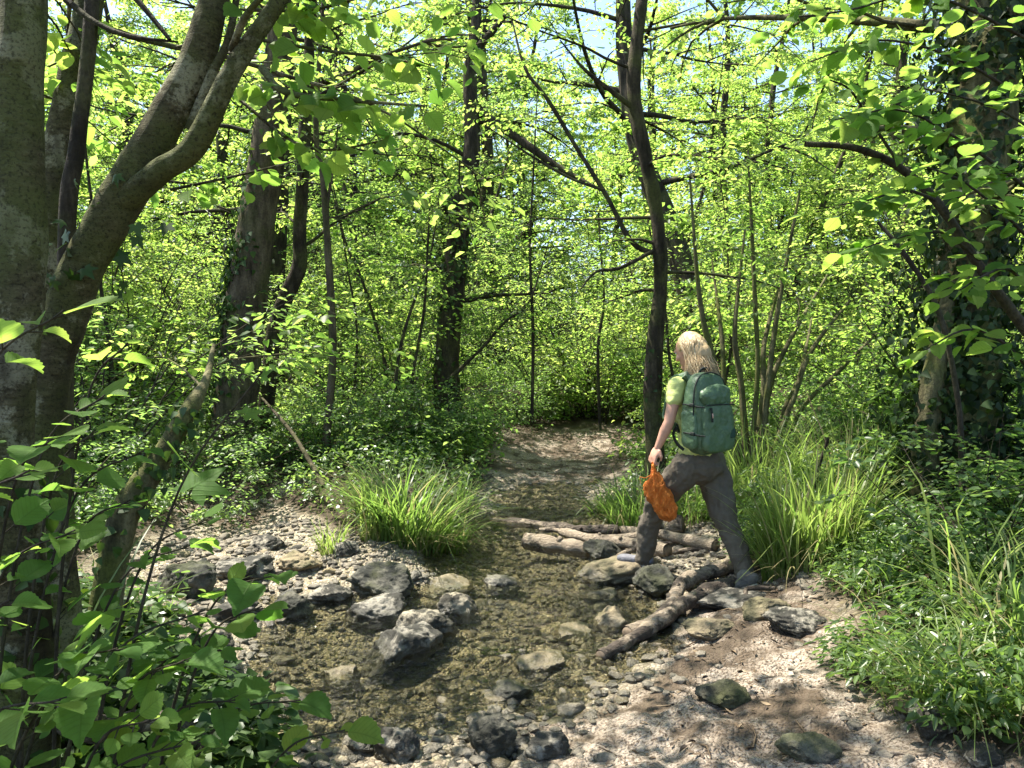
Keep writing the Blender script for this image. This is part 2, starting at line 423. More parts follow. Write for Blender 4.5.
for x, y, z, vg, pt in [(1.5, 12, .25, .3, .7), (1.7, 14, .4, 1, 0), (2.6, 17.5, .8, 1, 0), (4.5, 22, 1, 1, 0), (-1, 14, .9, 1, 0), (-5, 11, .9, 1, 0), (-9, 15, 1.6, 1, 0), (4.6, 13, .9, 1, 0), (8, 12, 1.3, 1, 0), (5, 7, .9, 1, 0), (-5, 6, .7, 1, 0),
                        (-4, 2, .6, 1, 0), (4, 2, .6, 1, 0), (0, 1.6, .05, 0, .5), (-1, 1.6, .12, .8, .1), (1.2, 1.4, .12, 0, 1), (0, -1, .15, 0, 1), (3, -2, .5, 1, 0), (-3, -2, .5, 1, 0), (0, -6, .3, .5, .5), (-8, -6, .8, 1, 0), (8, -6, .8, 1, 0),
                        (-12, 5, 1.3, 1, 0), (12, 5, 1.4, 1, 0), (0, 26, 1.9, 1, 0), (-18, 26, 3, 1, 0), (18, 26, 3, 1, 0), (0, 42, 3.6, 1, 0), (-40, 40, 6, 1, 0), (40, 40, 6, 1, 0), (-40, -10, 3, 1, 0), (40, -10, 3, 1, 0), (0, -30, 1, 1, 0)]:
    XY.append(np.array([x, y])); HZ.append(z); VG.append(vg); PT.append(pt)
XY = np.array(XY); HZ = np.array(HZ); VG = np.array(VG, float); PT = np.array(PT, float)
_D = np.linalg.norm(XY[:, None] - XY[None], axis=2)
_m = len(XY)
_A = np.zeros((_m + 1, _m + 1)); _A[:_m, :_m] = -_D + np.eye(_m) * -0.01; _A[_m, :_m] = 1; _A[:_m, _m] = 1
_W = np.linalg.solve(_A, np.vstack([np.stack([HZ, VG, PT], 1), np.zeros((1, 3))]))
def field(x, y):
    x = np.asarray(x, float).ravel(); y = np.asarray(y, float).ravel()
    xc = np.clip(x, -45, 45); yc = np.clip(y, -32, 48)
    out = np.zeros((len(x), 3))
    for k in range(0, len(x), 20000):
        D = np.sqrt((xc[k:k + 20000, None] - XY[None, :, 0]) ** 2 + (yc[k:k + 20000, None] - XY[None, :, 1]) ** 2)
        out[k:k + 20000] = -D @ _W[:_m] + _W[_m]
    return out
def ground_z(x, y):
    f = field(x, y); x = np.asarray(x, float).ravel(); y = np.asarray(y, float).ravel()
    vg = np.clip(f[:, 1], 0, 1); pt = np.clip(f[:, 2], 0, 1)
    z = f[:, 0] + 0.035 * fb2(x, y, 1.3, 3, 3) + (0.014 + .012 * pt) * fb2(x, y, 5.5, 5, 3)
    return z
def gz(x, y): return float(ground_z([x], [y])[0])
def veg(x, y): return field(x, y)[:, 1] + 0.22 * fb2(np.asarray(x, float), np.asarray(y, float), 2.2, 11, 3).ravel()
def G(px, py):
    """the ground point seen at a pixel"""
    z = 0.1
    for _ in range(12):
        q = PZ(px, py, z); z = 0.5 * z + 0.5 * gz(q[0], q[1])
    q = PZ(px, py, z); return q

def axis(lo, hi, f0, f1, fine, grow=1.16):
    a = list(np.arange(f0, f1 + 1e-6, fine)); s = fine
    while a[-1] < hi: s *= grow; a.append(a[-1] + s)
    s = fine; pre = []
    c = f0
    while c > lo: s *= grow; c -= s; pre.append(c)
    return np.array(pre[::-1] + a)
gx = axis(-400, 400, -3.6, 3.6, 0.028); gy = axis(-60, 500, 2.2, 8.2, 0.028)
GX, GY = np.meshgrid(gx, gy)
f = field(GX, GY); x = GX.ravel(); y = GY.ravel()
z = ground_z(x, y)
vgv = np.clip(f[:, 1] + .18 * fb2(x, y, 2.2, 11, 3), 0, 1); ptv = np.clip(f[:, 2] + .15 * fb2(x, y, 3, 21, 3), 0, 1)
z += (1 - vgv) * .010 * fb2(x, y, 16, 31, 3) + ptv * 0.012 * np.abs(fb2(x, y, 9, 41, 3))
nx, ny = len(gx), len(gy)
ii = (np.arange(ny - 1)[:, None] * nx + np.arange(nx - 1)[None]).ravel()
mb = MB(); mb.add(np.stack([x, y, z], 1), np.stack([ii, ii + 1, ii + 1 + nx, ii + nx], 1), None, vgv, np.stack([ptv, z, 0 * z], 1))

def ground_mat():
    m, t, b, out = mat('forest_floor')
    p = geo_pos(t)
    vg = nd(t, 'ShaderNodeAttribute', attribute_name='lv').outputs['Fac']
    sp = nd(t, 'ShaderNodeSeparateXYZ'); t.links.new(nd(t, 'ShaderNodeAttribute', attribute_name='luv').outputs['Vector'], sp.inputs[0])
    pt, hz = sp.outputs[0], sp.outputs[1]
    n1 = noise_n(t, p, 3.5, 5); n2 = noise_n(t, p, 17, 6, .7); n3 = noise_n(t, p, 75, 4, .7)
    # gravel: cells of small stones
    vc = nd(t, 'ShaderNodeTexVoronoi'); vc.inputs['Scale'].default_value = 42; t.links.new(p, vc.inputs['Vector'])
    ve = voro(t, p, 42, 'DISTANCE_TO_EDGE')
    sepc = nd(t, 'ShaderNodeSeparateColor'); t.links.new(vc.outputs['Color'], sepc.inputs[0])
    gcol = ramp(t, sepc.outputs[0], [(0, (.20, .165, .12)), (.4, (.36, .305, .235)), (.75, (.47, .42, .335)), (1, (.30, .26, .15))])
    gcol = mixc(t, ramp(t, ve, [(0.0, .75), (.12, 0.0)]), gcol, (.09, .075, .05))
    # the stream bed: olive algae over the pale stones
    bedf = ramp(t, math_n(t, 'ADD', math_n(t, 'ADD', hz, .16), math_n(t, 'MULTIPLY', math_n(t, 'SUBTRACT', n1, .5), .22)), [(.07, 1.0), (.15, .15), (.22, 0.0)])
    bedn = nd(t, 'ShaderNodeMath'); bedn.operation = 'MULTIPLY'; bedn.use_clamp = True
    t.links.new(bedf, bedn.inputs[0]); t.links.new(ramp(t, n2, [(.36, .95), (.6, .3)]), bedn.inputs[1])
    gcol = mixc(t, bedn.outputs[0], gcol, (.105, .10, .055))
    # trodden earth with dark litter and brown patches that also paint in dappled shade
    pcol = ramp(t, n2, [(.3, (.23, .18, .14)), (.62, (.42, .362, .305))])
    pcol = mixc(t, ramp(t, n3, [(.40, .9), (.52, 0.0)]), pcol, (.075, .052, .036))
    pcol = mixc(t, ramp(t, n1, [(.45, 0.0), (.56, .9)]), pcol, (.075, .054, .036))
    scol = ramp(t, n2, [(.3, (.02, .015, .010)), (.7, (.075, .055, .035))])
    c = mixc(t, ramp(t, pt, [(.35, 0.0), (.6, 1.0)]), gcol, pcol)
    c = mixc(t, ramp(t, vg, [(.3, 0.0), (.6, 1.0)]), c, scol)
    wet = ramp(t, hz, [(.0, 1.0), (.045, 0.0)])
    c = mixc(t, math_n(t, 'MULTIPLY', wet, .22), c, (.07, .055, .025))
    c = mixc(t, 1.0, c, (1.0, .985, .94), 'MULTIPLY')
    t.links.new(c, b.inputs['Base Color']); b.inputs['Specular IOR Level'].default_value = .25
    t.links.new(ramp(t, wet, [(0, .92), (1, .55)]), b.inputs['Roughness'])
    peb = math_n(t, 'MULTIPLY', ramp(t, ve, [(0, 0.0), (.3, 1.0)]), math_n(t, 'SUBTRACT', 1.0, vg, True))
    bump(t, math_n(t, 'ADD', math_n(t, 'MULTIPLY', peb, .5), math_n(t, 'ADD', n2, math_n(t, 'MULTIPLY', n3, .5))), .9, .02, b)
    return m
M['ground'] = ground_mat()
tag(mb.build('ground', M['ground']), kind='structure')

# ------------------------------------------------------------------ water
def water_mat():
    m, t, b, out = mat('stream_water')
    t.nodes.remove(b)
    p = geo_pos(t)
    nz = nd(t, 'ShaderNodeTexNoise'); nz.inputs['Scale'].default_value = 7; nz.inputs['Detail'].default_value = 3; nz.inputs['Distortion'].default_value = .6
    t.links.new(scalev(t, p, (1, 1.6, 1)), nz.inputs['Vector'])
    n2 = noise_n(t, p, 30, 3)
    h = math_n(t, 'ADD', nz.outputs[0], math_n(t, 'MULTIPLY', n2, .6))
    bp = nd(t, 'ShaderNodeBump'); bp.inputs['Strength'].default_value = 1.0; bp.inputs['Distance'].default_value = .08
    t.links.new(h, bp.inputs['Height'])
    tr = nd(t, 'ShaderNodeBsdfTransparent'); tr.inputs[0].default_value = (.94, .94, .82, 1)
    gl = nd(t, 'ShaderNodeBsdfGlossy'); gl.inputs['Roughness'].default_value = .01
    fr = nd(t, 'ShaderNodeFresnel'); fr.inputs[0].default_value = 1.34
    t.links.new(bp.outputs[0], gl.inputs['Normal']); t.links.new(bp.outputs[0], fr.inputs['Normal'])
    mx = nd(t, 'ShaderNodeMixShader')
    t.links.new(fr.outputs[0], mx.inputs[0]); t.links.new(tr.outputs[0], mx.inputs[1]); t.links.new(gl.outputs[0], mx.inputs[2])
    t.links.new(mx.outputs[0], out.inputs['Surface'])
    return m
M['water'] = water_mat()
wx = np.arange(-3.4, 2.4, .05); wy = np.arange(1.2, 9.6, .05)
WX, WY = np.meshgrid(wx, wy); wxf, wyf = WX.ravel(), WY.ravel()
def water_z(y): return 0.055 * np.clip((np.asarray(y) - 6.1) / .5, 0, 1)
wz = water_z(wyf) + .005 * fb2(wxf, wyf, 5, 77, 3)
gzz = ground_z(wxf, wyf); keep = (wz - gzz) > -0.05
nx = len(wx); ny = len(wy)
ii = (np.arange(ny - 1)[:, None] * nx + np.arange(nx - 1)[None]).ravel()
qq = np.stack([ii, ii + 1, ii + 1 + nx, ii + nx], 1); qq = qq[keep[qq].any(1)]
us = np.unique(qq); remap = np.full(len(wz), -1); remap[us] = np.arange(len(us))
mb = MB(); mb.add(np.stack([wxf, wyf, wz], 1)[us], remap[qq])
tag(mb.build('water', M['water']), kind='structure')

# ------------------------------------------------------------------ stones
def ico(sub):
    bm = bmesh.new(); bmesh.ops.create_icosphere(bm, subdivisions=sub, radius=1)
    bm.verts.ensure_lookup_table()
    v = np.array([a.co[:] for a in bm.verts]); f_ = np.array([[a.index for a in fc.verts] for fc in bm.faces]); bm.free()
    return v, f_
ICO = {k: ico(k) for k in (1, 2, 3, 4, 5)}
def rock_shape(seed, sub=4, cuts=9, rough=.10):
    rng = np.random.default_rng(seed); v, f_ = ICO[sub]; v = v.copy()
    for _ in range(cuts):
        n = norm(rng.normal(size=3)); h = rng.uniform(.55, .86)
        d = v @ n; over = np.maximum(d - h, 0); v -= n * (over * rng.uniform(.8, 1.0))[:, None]
    v *= (1 + rough * fbm(v * 1.7, seed, 3) + (rough * .6 * fbm(v * 5, seed + 9, 5, .62) - rough * .5 * np.maximum(fbm(v * 9, seed + 5, 2), 0)) * (1 if sub > 2 else 0))[:, None]
    v -= (v.max(0) + v.min(0)) / 2; v /= (v.max(0) - v.min(0)) / 2
    return v, f_
def place_rock(px, py, wpx, hpx, label, mt='rock', seed=0, lift=0.0, depth=None, rot=None, name='stone', cat='stone', group='stones in and beside the stream', sub=5, cuts=11, rough=.12):
    rng = np.random.default_rng(seed + 900)
    q = G(px, py + hpx * .28); d = q[1]
    sx = wpx / F_PX * d * .53; szv = hpx / F_PX * d * .6; sy = sx * rng.uniform(.7, 1.0)
    v, f_ = rock_shape(seed + 40, sub, cuts, rough)
    a = rng.uniform(-.5, .5) if rot is None else rot
    v = v * np.array([sx, sy, szv]); tl = rng.uniform(-.18, .18)
    v = v @ np.array([[math.cos(tl), 0, -math.sin(tl)], [0, 1, 0], [math.sin(tl), 0, math.cos(tl)]])
    v = v @ np.array([[math.cos(a), math.sin(a), 0], [-math.sin(a), math.cos(a), 0], [0, 0, 1]])
    o = bpy.data.objects.new(name, None)
    mb = MB(); mb.add(v, None, f_)
    me = mb.mesh(name); me.materials.append(M[mt])
    o = bpy.data.objects.new(name, me); COL.objects.link(o)
    zb = gz(q[0], q[1] + sy * .5)
    o.location = (q[0], q[1] + sy * .5, max(zb, -.07) + szv * .42 + lift)
    return tag(o, label, cat, group)

ROCKS = [
 (378, 590, 66, 36, 'black mossy boulder on the gravel edge, uppermost of the boulders in the pool', 'rock_dark'),
 (372, 619, 64, 30, 'wet pale topped boulder in the pool just below the black mossy boulder', 'rock'),
 (426, 641, 60, 38, 'rounded half white half black boulder behind the long white slab in the pool', 'rock'),
 (398, 667, 84, 42, 'long flat white slab of rock, the lowest of the big boulders in the pool', 'rock'),
 (456, 616, 42, 32, 'small tilted black and white rock to the right of the wet pale topped boulder', 'rock'),
 (502, 593, 38, 19, 'small grey block of stone alone in the middle of the pool', 'rock'),
 (511, 694, 44, 22, 'black rock barely breaking the shallow water below the pool', 'rock_dark'),
 (491, 742, 52, 48, 'upright grey boulder at the bottom edge of the stream', 'rock_dark'),
 (395, 752, 46, 36, 'bright white pitted rock at the bottom edge beside the leafy shoot', 'rock'),
 (620, 577, 82, 25, 'broad tan stepping stone under the front foot of the walker', 'rock_tan'),
 (657, 587, 50, 28, 'dark rough rock leaning on the stepping stone beside the two crossing logs', 'rock_dark'),
 (606, 553, 44, 22, 'small green grey stone between the bridge logs and the stepping stone', 'rock_dark'),
 (614, 626, 40, 30, 'pointed tan rock in the water above the tip of the front log', 'rock_tan'),
 (297, 565, 46, 24, 'yellow ochre stone on the gravel bar near the sedge tuft', 'rock_tan'),
 (183, 587, 62, 38, 'grey mossy boulder behind the hazel leaves at the left bank', 'rock_dark'),
 (287, 612, 48, 28, 'dark stone at the left waterline under the hanging hazel leaves', 'rock_dark'),
 (326, 598, 48, 20, 'flat grey white stone at the end of the gravel bar', 'rock'),
 (286, 706, 64, 22, 'flat greenish slab under the water at the lower left', 'rock_tan'),
 (198, 655, 58, 36, 'whitish rock half hidden by hazel leaves at the lower left bank', 'rock'),
 (816, 753, 62, 26, 'grey mossy rock poking out of the trodden path at the bottom edge', 'rock_dark'),
 (726, 700, 54, 24, 'dark earthy lump of rock in the sunlit middle of the trodden path', 'rock_dark'),
 (800, 626, 62, 24, 'pale rounded rock at the edge of the grass by the path', 'rock'),
 (768, 612, 50, 22, 'beige rock on the path below the rear foot of the walker', 'rock_tan'),
 (738, 604, 84, 12, 'long flat pale stone under the rear foot of the walker', 'rock'),
 (917, 704, 44, 24, 'yellowish rock under the long grass on the right bank', 'rock_tan'),
 (942, 728, 46, 28, 'grey rock at the foot of the grass bank near the right bottom corner', 'rock'),
 (449, 594, 48, 16, 'flat brown stone between the gravel bar and the grey block', 'rock_tan'),
 (548, 752, 44, 26, 'grey stone beside the upright boulder at the bottom edge', 'rock'),
 (520, 747, 28, 16, 'little round stone wedged against the upright boulder', 'rock'),
 (358, 748, 34, 20, 'small white stone to the left of the bright white pitted rock', 'rock'),
 (340, 690, 44, 22, 'olive stone under shallow water below the long white slab', 'rock_tan'),
 (230, 612, 46, 22, 'flat pale stone on the gravel among hazel leaf shadows', 'rock'),
 (240, 575, 56, 22, 'broad white stone lying on the gravel bar', 'rock'),
 (265, 545, 34, 16, 'grey cobble at the muddy end of the gravel bar', 'rock'),
 (345, 552, 26, 16, 'pale stone at the foot of the sedge tuft', 'rock'),
 (572, 640, 46, 16, 'flat yellow stone under the clear water in mid stream', 'rock_tan'),
 (540, 668, 52, 16, 'wide tan stone under the clear water below mid stream', 'rock_tan'),
 (600, 600, 40, 14, 'sunken dark tan stone near the stepping stone', 'rock_tan'),
 (612, 528, 30, 10, 'small stone lodged behind the bridge logs', 'rock'),
 (655, 548, 20, 11, 'white pebble sized stone behind the legs of the walker', 'rock'),
 (880, 676, 34, 18, 'small grey stone sunk in the edge of the grass bank', 'rock_dark'),
 (990, 758, 46, 20, 'beige stone in the right bottom corner of the path', 'rock'),
 (710, 632, 52, 16, 'flat weathered rock between the front log and the path', 'rock_tan'),
 (205, 770, 70, 30, 'dark wet boulder under the leaves at the lower left corner', 'rock_dark'),
]
for k, r in enumerate(ROCKS):
    place_rock(*r[:5], mt=r[5], seed=k * 7 + 3)

# cobbles of the stream bed and the gravel bar
rng = np.random.default_rng(5)
cob = []
for k in range(12):
    v, f_ = rock_shape(300 + k, 3, 6, .08)
    mb = MB(); mb.add(v * np.array([1, rng.uniform(.65, .9), rng.uniform(.4, .6)]), None, f_)
    me = mb.mesh('cobble'); me.materials.append(M[('pebble', 'rock_tan', 'pebble', 'rock')[k % 4]]); cob.append(me)
n_c = 0; tries = 0; spots = []
while n_c < 300 and tries < 9000:
    tries += 1
    px, py = rng.uniform(130, 780), rng.uniform(520, 768); q = PZ(px, py, 0)
    fv = field([q[0]], [q[1]])[0]
    if fv[1] > .3 or fv[2] > .5 or fv[0] > .12: continue
    sz = .024 + .05 * rng.random() ** 1.6
    if any((q[0] - a) ** 2 + (q[1] - b) ** 2 < (.75 * (sz + c)) ** 2 for a, b, c in spots): continue
    spots.append((q[0], q[1], sz)); n_c += 1
    o = bpy.data.objects.new('cobble', cob[int(rng.integers(12))]); COL.objects.link(o)
    o.scale = (sz, sz, sz * rng.uniform(.7, 1.1)); o.rotation_euler = (rng.normal(0, .15), rng.normal(0, .15), rng.uniform(0, 6.28))
    o.location = (q[0], q[1], gz(q[0], q[1]) + sz * .08)
    wet_ = fv[0] < 0
    tag(o, 'rounded fist sized cobble lying under the shallow stream water' if wet_ else 'rounded fist sized cobble lying on the dry gravel bar', 'cobble',
        'cobbles under the stream water' if wet_ else 'cobbles on the gravel bar')

def scatter(n, box, ok, rng):
    x = rng.uniform(box[0], box[1], n); y = rng.uniform(box[2], box[3], n)
    fv = field(x, y); k = ok(fv); return x[k], y[k]
# loose gravel
rng = np.random.default_rng(6)
mb = MB()
x, y = scatter(24000, (-3.2, 2.6, 2.5, 8.6), lambda f: (f[:, 1] < .45) & (f[:, 2] < rng.random(len(f)) * .9 + .1), rng)
x, y = x[:9500], y[:9500]
z = ground_z(x, y); sz = .006 + .032 * rng.random(len(x)) ** 2.6
bases = [rock_shape(500 + k, 1, 4, .12) for k in range(10)]
for k in range(10):
    v, f_ = bases[k]; s = slice(k, None, 10); n = len(x[s])
    a = rng.uniform(0, 6.28, n); c_, s_ = np.cos(a), np.sin(a)
    vv = v[None] * np.stack([sz[s], sz[s] * .8, sz[s] * .6], 1)[:, None]
    vx = vv[:, :, 0] * c_[:, None] - vv[:, :, 1] * s_[:, None]; vy = vv[:, :, 0] * s_[:, None] + vv[:, :, 1] * c_[:, None]
    vv = np.stack([vx + x[s][:, None], vy + y[s][:, None], vv[:, :, 2] + (z[s] + sz[s] * .25)[:, None]], 2)
    mb.add(vv.reshape(-1, 3), None, (f_[None] + (np.arange(n) * len(v))[:, None, None]).reshape(-1, 3))
tag(mb.build('gravel', M['pebble'], smooth=False), 'loose gravel between the stones', 'gravel', kind='stuff')

# ------------------------------------------------------------------ logs
def cut_mat():
    m, t, b, out = mat('cut_wood')
    p = obj_pos(t)
    c = ramp(t, noise_n(t, p, 30, 5), [(.3, (.07, .05, .035)), (.7, (.22, .165, .11))])
    t.links.new(c, b.inputs['Base Color']); b.inputs['Roughness'].default_value = .85
    return m
M['cut'] = cut_mat()
def log(p0, p1, r0, r1, label, seed, lvv=.5, bend=.02, knots=3):
    p0, p1 = np.array(p0), np.array(p1); L = np.linalg.norm(p1 - p0); rng = np.random.default_rng(seed)
    o = thing('log', (p0 + p1) / 2, label, 'log', 'driftwood logs across the stream')
    o.rotation_euler = (0, 0, 0)
    mid = [p0 + (p1 - p0) * u + rng.normal(0, bend, 3) * np.array([1, 1, .4]) for u in (.3, .65)]
    pts = spline([p0, *mid, p1], max(24, int(L / .025)))
    n = len(pts); u = np.linspace(0, 1, n)
    rad = (r0 + (r1 - r0) * u) * (1 + .07 * np.sin(u * 17 + seed))
    mb = MB(); tube(mb, pts, rad, 24, .24, 13, seed, False, lvv)
    for k in range(knots):
        i = int(rng.uniform(.15, .85) * n); a = norm(rng.normal(size=3) + np.array([0, -.3, .9])); t_ = norm(pts[min(i + 1, n - 1)] - pts[i])
        a = norm(a - t_ * np.dot(a, t_)); q0 = pts[i] + a * rad[i] * .6
        tube(mb, [q0, q0 + a * rad[i] * .7 + t_ * rad[i] * .3], [rad[i] * .42, rad[i] * .3], 8, .15, 30, seed + k, True, lvv)
    mb.build('bark', M['log'], o)
    for e, sg in ((0, -1), (n - 1, 1)):
        mc = MB(); t_ = norm(pts[1] - pts[0]) if e == 0 else norm(pts[-1] - pts[-2])
        tube(mc, [pts[e] - t_ * sg * .01, pts[e] + t_ * sg * .004], [rad[e] * .97, rad[e] * .9], 16, .06, 20, seed, True)
        mc.build('cut_end', M['cut'], o)
    return o
def LG(px, py, r, lift=0.0):
    """centre of a log end seen at a pixel, resting on the ground"""
    z = .1
    for _ in range(14):
        q = PZ(px, py, z); z = .5 * z + .5 * (max(gz(q[0], q[1]), -.05) + r * .8 + lift)
    return PZ(px, py, z)
LOGS = [((601, 657, .0), (734, 582, .0), .042, .068, 'long front log slanting from the water up to the rear foot of the walker', .40, .02, 3),
 ((628, 634, .02), (732, 566, .0), .048, .06, 'paler long log lying just above and parallel to the front log', .62, .025, 3),
 ((526, 541, .0), (596, 551, .0), .09, .08, 'short fat log with a worn pale side at the left end of the log bridge', .75, .01, 1),
 ((490, 523, .0), (618, 531, .03), .05, .055, 'thin dark log at the back of the log bridge pointing to the sedge tuft', .42, .02, 3),
 ((562, 532, .05), (668, 551, .02), .052, .058, 'pale log slanting across the middle of the log bridge to the front leg', .72, .02, 3),
 ((576, 522, .02), (716, 546, .01), .05, .055, 'long bleached log running behind the legs of the walker', .82, .02, 3),
 ((641, 526, .02), (683, 524, .02), .095, .095, 'short thick round log stub between the legs of the walker', .6, .005, 0),
 ((598, 538, .06), (652, 535, .06), .04, .042, 'small pale log piece on top of the log bridge behind the front shin', .85, .01, 0),
 ((655, 553, .0), (706, 549, .0), .026, .022, 'thin brown branch lying behind the dark rough rock', .45, .01, 0),
 ((662, 566, .02), (690, 588, .02), .024, .02, 'thin pale stick wedged between the dark rough rock and the logs', .7, .01, 0),
 ((540, 530, .06), (606, 545, .05), .026, .02, 'thin crooked stick lying over the short fat log', .5, .03, 1),
 ((618, 556, .03), (700, 535, .03), .024, .02, 'thin grey stick slanting up behind the front shin of the walker', .55, .03, 1),
 ((705, 600, .0), (775, 588, .02), .022, .016, 'thin dark stick beside the rear foot of the walker', .4, .03, 1),
 ((838, 745, -.01), (930, 757, -.01), .022, .016, 'pale root like branch lying on the path at the bottom edge', .8, .02, 1)]
for k, (a, b, r0, r1, lab, lvv, bend, kn) in enumerate(LOGS):
    r0 *= .8; r1 *= .8; log(LG(a[0], a[1], r0, a[2]), LG(b[0], b[1], r1, b[2]), r0, r1, lab, k + 1, lvv, bend * 1.3, kn)
log(P(20, 690, 2.05), P(215, 752, 2.35), .04, .03, 'mossy fallen branch under the hazel leaves at the lower left', 13, .5, .04, 2)

# dry leaf litter and twigs
rng = np.random.default_rng(8)
def litter_mat():
    m, t, b, out = mat('dry_litter')
    at = nd(t, 'ShaderNodeAttribute', attribute_name='lv').outputs['Fac']
    t.links.new(ramp(t, at, [(0, (.03, .02, .013)), (.6, (.10, .065, .035)), (1, (.26, .19, .11))]), b.inputs['Base Color'])
    b.inputs['Roughness'].default_value = .8
    return m
M['litter'] = litter_mat()
mb = MB()
x, y = scatter(60000, (-5, 5, 2.4, 12), lambda f: (f[:, 0] > .03) & ((f[:, 2] > rng.random(len(f)) * .6 + .15) | ((f[:, 1] > .3) & (rng.random(len(f)) < .35))), rng)
x, y = x[:9000], y[:9000]
D, N = rand_dir(rng, len(x), .35, .1); D[:, 2] = rng.normal(0, .12, len(x))
put_leaves(mb, L_THIN, np.stack([x, y, ground_z(x, y) + .012], 1), D, N, rng.uniform(.012, .045, len(x)), rng)
for k in range(260):
    i = rng.integers(len(x)); a = rng.uniform(0, 6.28); L = rng.uniform(.05, .22)
    p0 = np.array([x[i], y[i], 0]); p1 = p0 + [math.cos(a) * L, math.sin(a) * L, 0]; pm = (p0 + p1) / 2 + rng.normal(0, .012, 3)
    pp = np.array([p0, pm, p1]); pp[:, 2] = ground_z(pp[:, 0], pp[:, 1]) + .012
    tube(mb, pp, [.004, .003], 5, lv=rng.random())
tag(mb.build('leaf_litter', M['litter']), 'dry leaves and twigs littering the path', 'leaf litter', kind='stuff')

# ------------------------------------------------------------------ trees and plants: builders
class Leaves:
    def __init__(s): s.p = []; s.d = []; s.n = []; s.s = []
    def add(s, p, d, n, sz): s.p.append(p); s.d.append(d); s.n.append(n); s.s.append(np.broadcast_to(sz, (len(p),)))
    def mb(s, tmpl, rng, lo=0.0, hi=1.0):
        m = MB()
        if s.p:
            p = np.concatenate(s.p)
            # neighbouring leaves share some of their colour, so that light and dark clumps form
            var = np.clip(.5 + .33 * fbm(p * 1.1, 91, 2) + rng.normal(0, .22, len(p)), 0, 1) * (hi - lo) + lo
            put_leaves(m, tmpl, p, np.concatenate(s.d), np.concatenate(s.n), np.concatenate(s.s), rng, var)
        return m

def twig_leaves(lv, pts, n, size, rng, spread=.10, tilt=.32, droop=-.2, u0=.15):
    """leaves set alternately along a twig, in a flat spray"""
    u = rng.uniform(u0, 1, n); m = len(pts) - 1
    i = np.minimum((u * m).astype(int), m - 1); f_ = (u * m - i)[:, None]
    p = pts[i] * (1 - f_) + pts[i + 1] * f_
    T = norm(pts[i + 1] - pts[i]); Hh = norm(np.cross(T, np.array([0, 0, 1.0])) + 1e-6)
    sg = rng.choice([-1, 1], n)[:, None]
    D = norm(Hh * sg + T * rng.uniform(.1, .9, (n, 1)) + rng.normal(0, .25, (n, 3)) + np.array([0, 0, droop]))
    N = np.stack([rng.normal(0, tilt, n), rng.normal(0, tilt, n), np.ones(n)], 1)
    p = p + D * (rng.random((n, 1)) ** 1.3 * spread) + rng.normal(0, 1, (n, 3)) * np.array([.16, .16, .07]) * spread
    lv.add(p, D, N, size * rng.uniform(.6, 1.15, n))

def limb(mw, lv, start, d, L, r0, rng, nleaf, size, subs=6, spread=.16, sag=.25, sides=6, subL=.42, twist=.12):
    d = norm(np.asarray(d, float)); pts = [np.asarray(start, float)]
    k = 7; dd = d.copy()
    for _ in range(k):
        dd = norm(dd + rng.normal(0, twist, 3) + np.array([0, 0, -sag * .12])); pts.append(pts[-1] + dd * L / k)
    pts = spline(pts, 12)
    tube(mw, pts, [r0, r0 * .55, r0 * .18], sides)
    if lv is None: return pts
    for j in range(subs):
        u = rng.uniform(.22, 1.0); i = min(int(u * 11), 10); T = norm(pts[i + 1] - pts[i])
        Hh = norm(np.cross(T, np.array([0, 0, 1.0])) + 1e-6) * (1 if j % 2 else -1)
        sd_ = norm(T * rng.uniform(.3, 1) + Hh * rng.uniform(.4, 1.1) + np.array([0, 0, rng.normal(.05, .25)]))
        l2 = L * subL * rng.uniform(.55, 1.1); q = [pts[i]]; s2 = sd_
        for _ in range(4):
            s2 = norm(s2 + rng.normal(0, .15, 3) + np.array([0, 0, -sag * .3])); q.append(q[-1] + s2 * l2 / 4)
        q = np.array(q); tube(mw, q, [r0 * .35, r0 * .1], 4)
        twig_leaves(lv, q, int(nleaf / subs), size, rng, spread)
    return pts

def ivy_on(lv, pts, rads, rng, n, size, u0=0, u1=1, fluff=.04, side=None):
    m = len(pts) - 1; u = rng.uniform(u0, u1, n); i = np.minimum((u * m).astype(int), m - 1); f_ = (u * m - i)[:, None]
    p = pts[i] * (1 - f_) + pts[i + 1] * f_; T = norm(pts[i + 1] - pts[i])
    r = np.interp(u, np.linspace(0, 1, len(rads)), rads)
    a = rng.uniform(0, 2 * math.pi, n) if side is None else rng.normal(side[0], side[1], n)
    o_ = np.stack([np.cos(a), np.sin(a), np.zeros(n)], 1); o_ = norm(o_ - T * np.sum(o_ * T, 1, keepdims=True))
    den = fbm(p * 3 + o_ * .8, 55, 2) > -.25
    p = p + o_ * (r + rng.random(n) ** 2 * fluff + .005)[:, None]
    N = norm(o_ + rng.normal(0, .35, (n, 3)) + np.array([0, 0, .35])); D = norm(np.array([0, 0, -1.0]) + rng.normal(0, .5, (n, 3)))
    lv.add(p[den], D[den], N[den], size * rng.uniform(.6, 1.2, den.sum()))

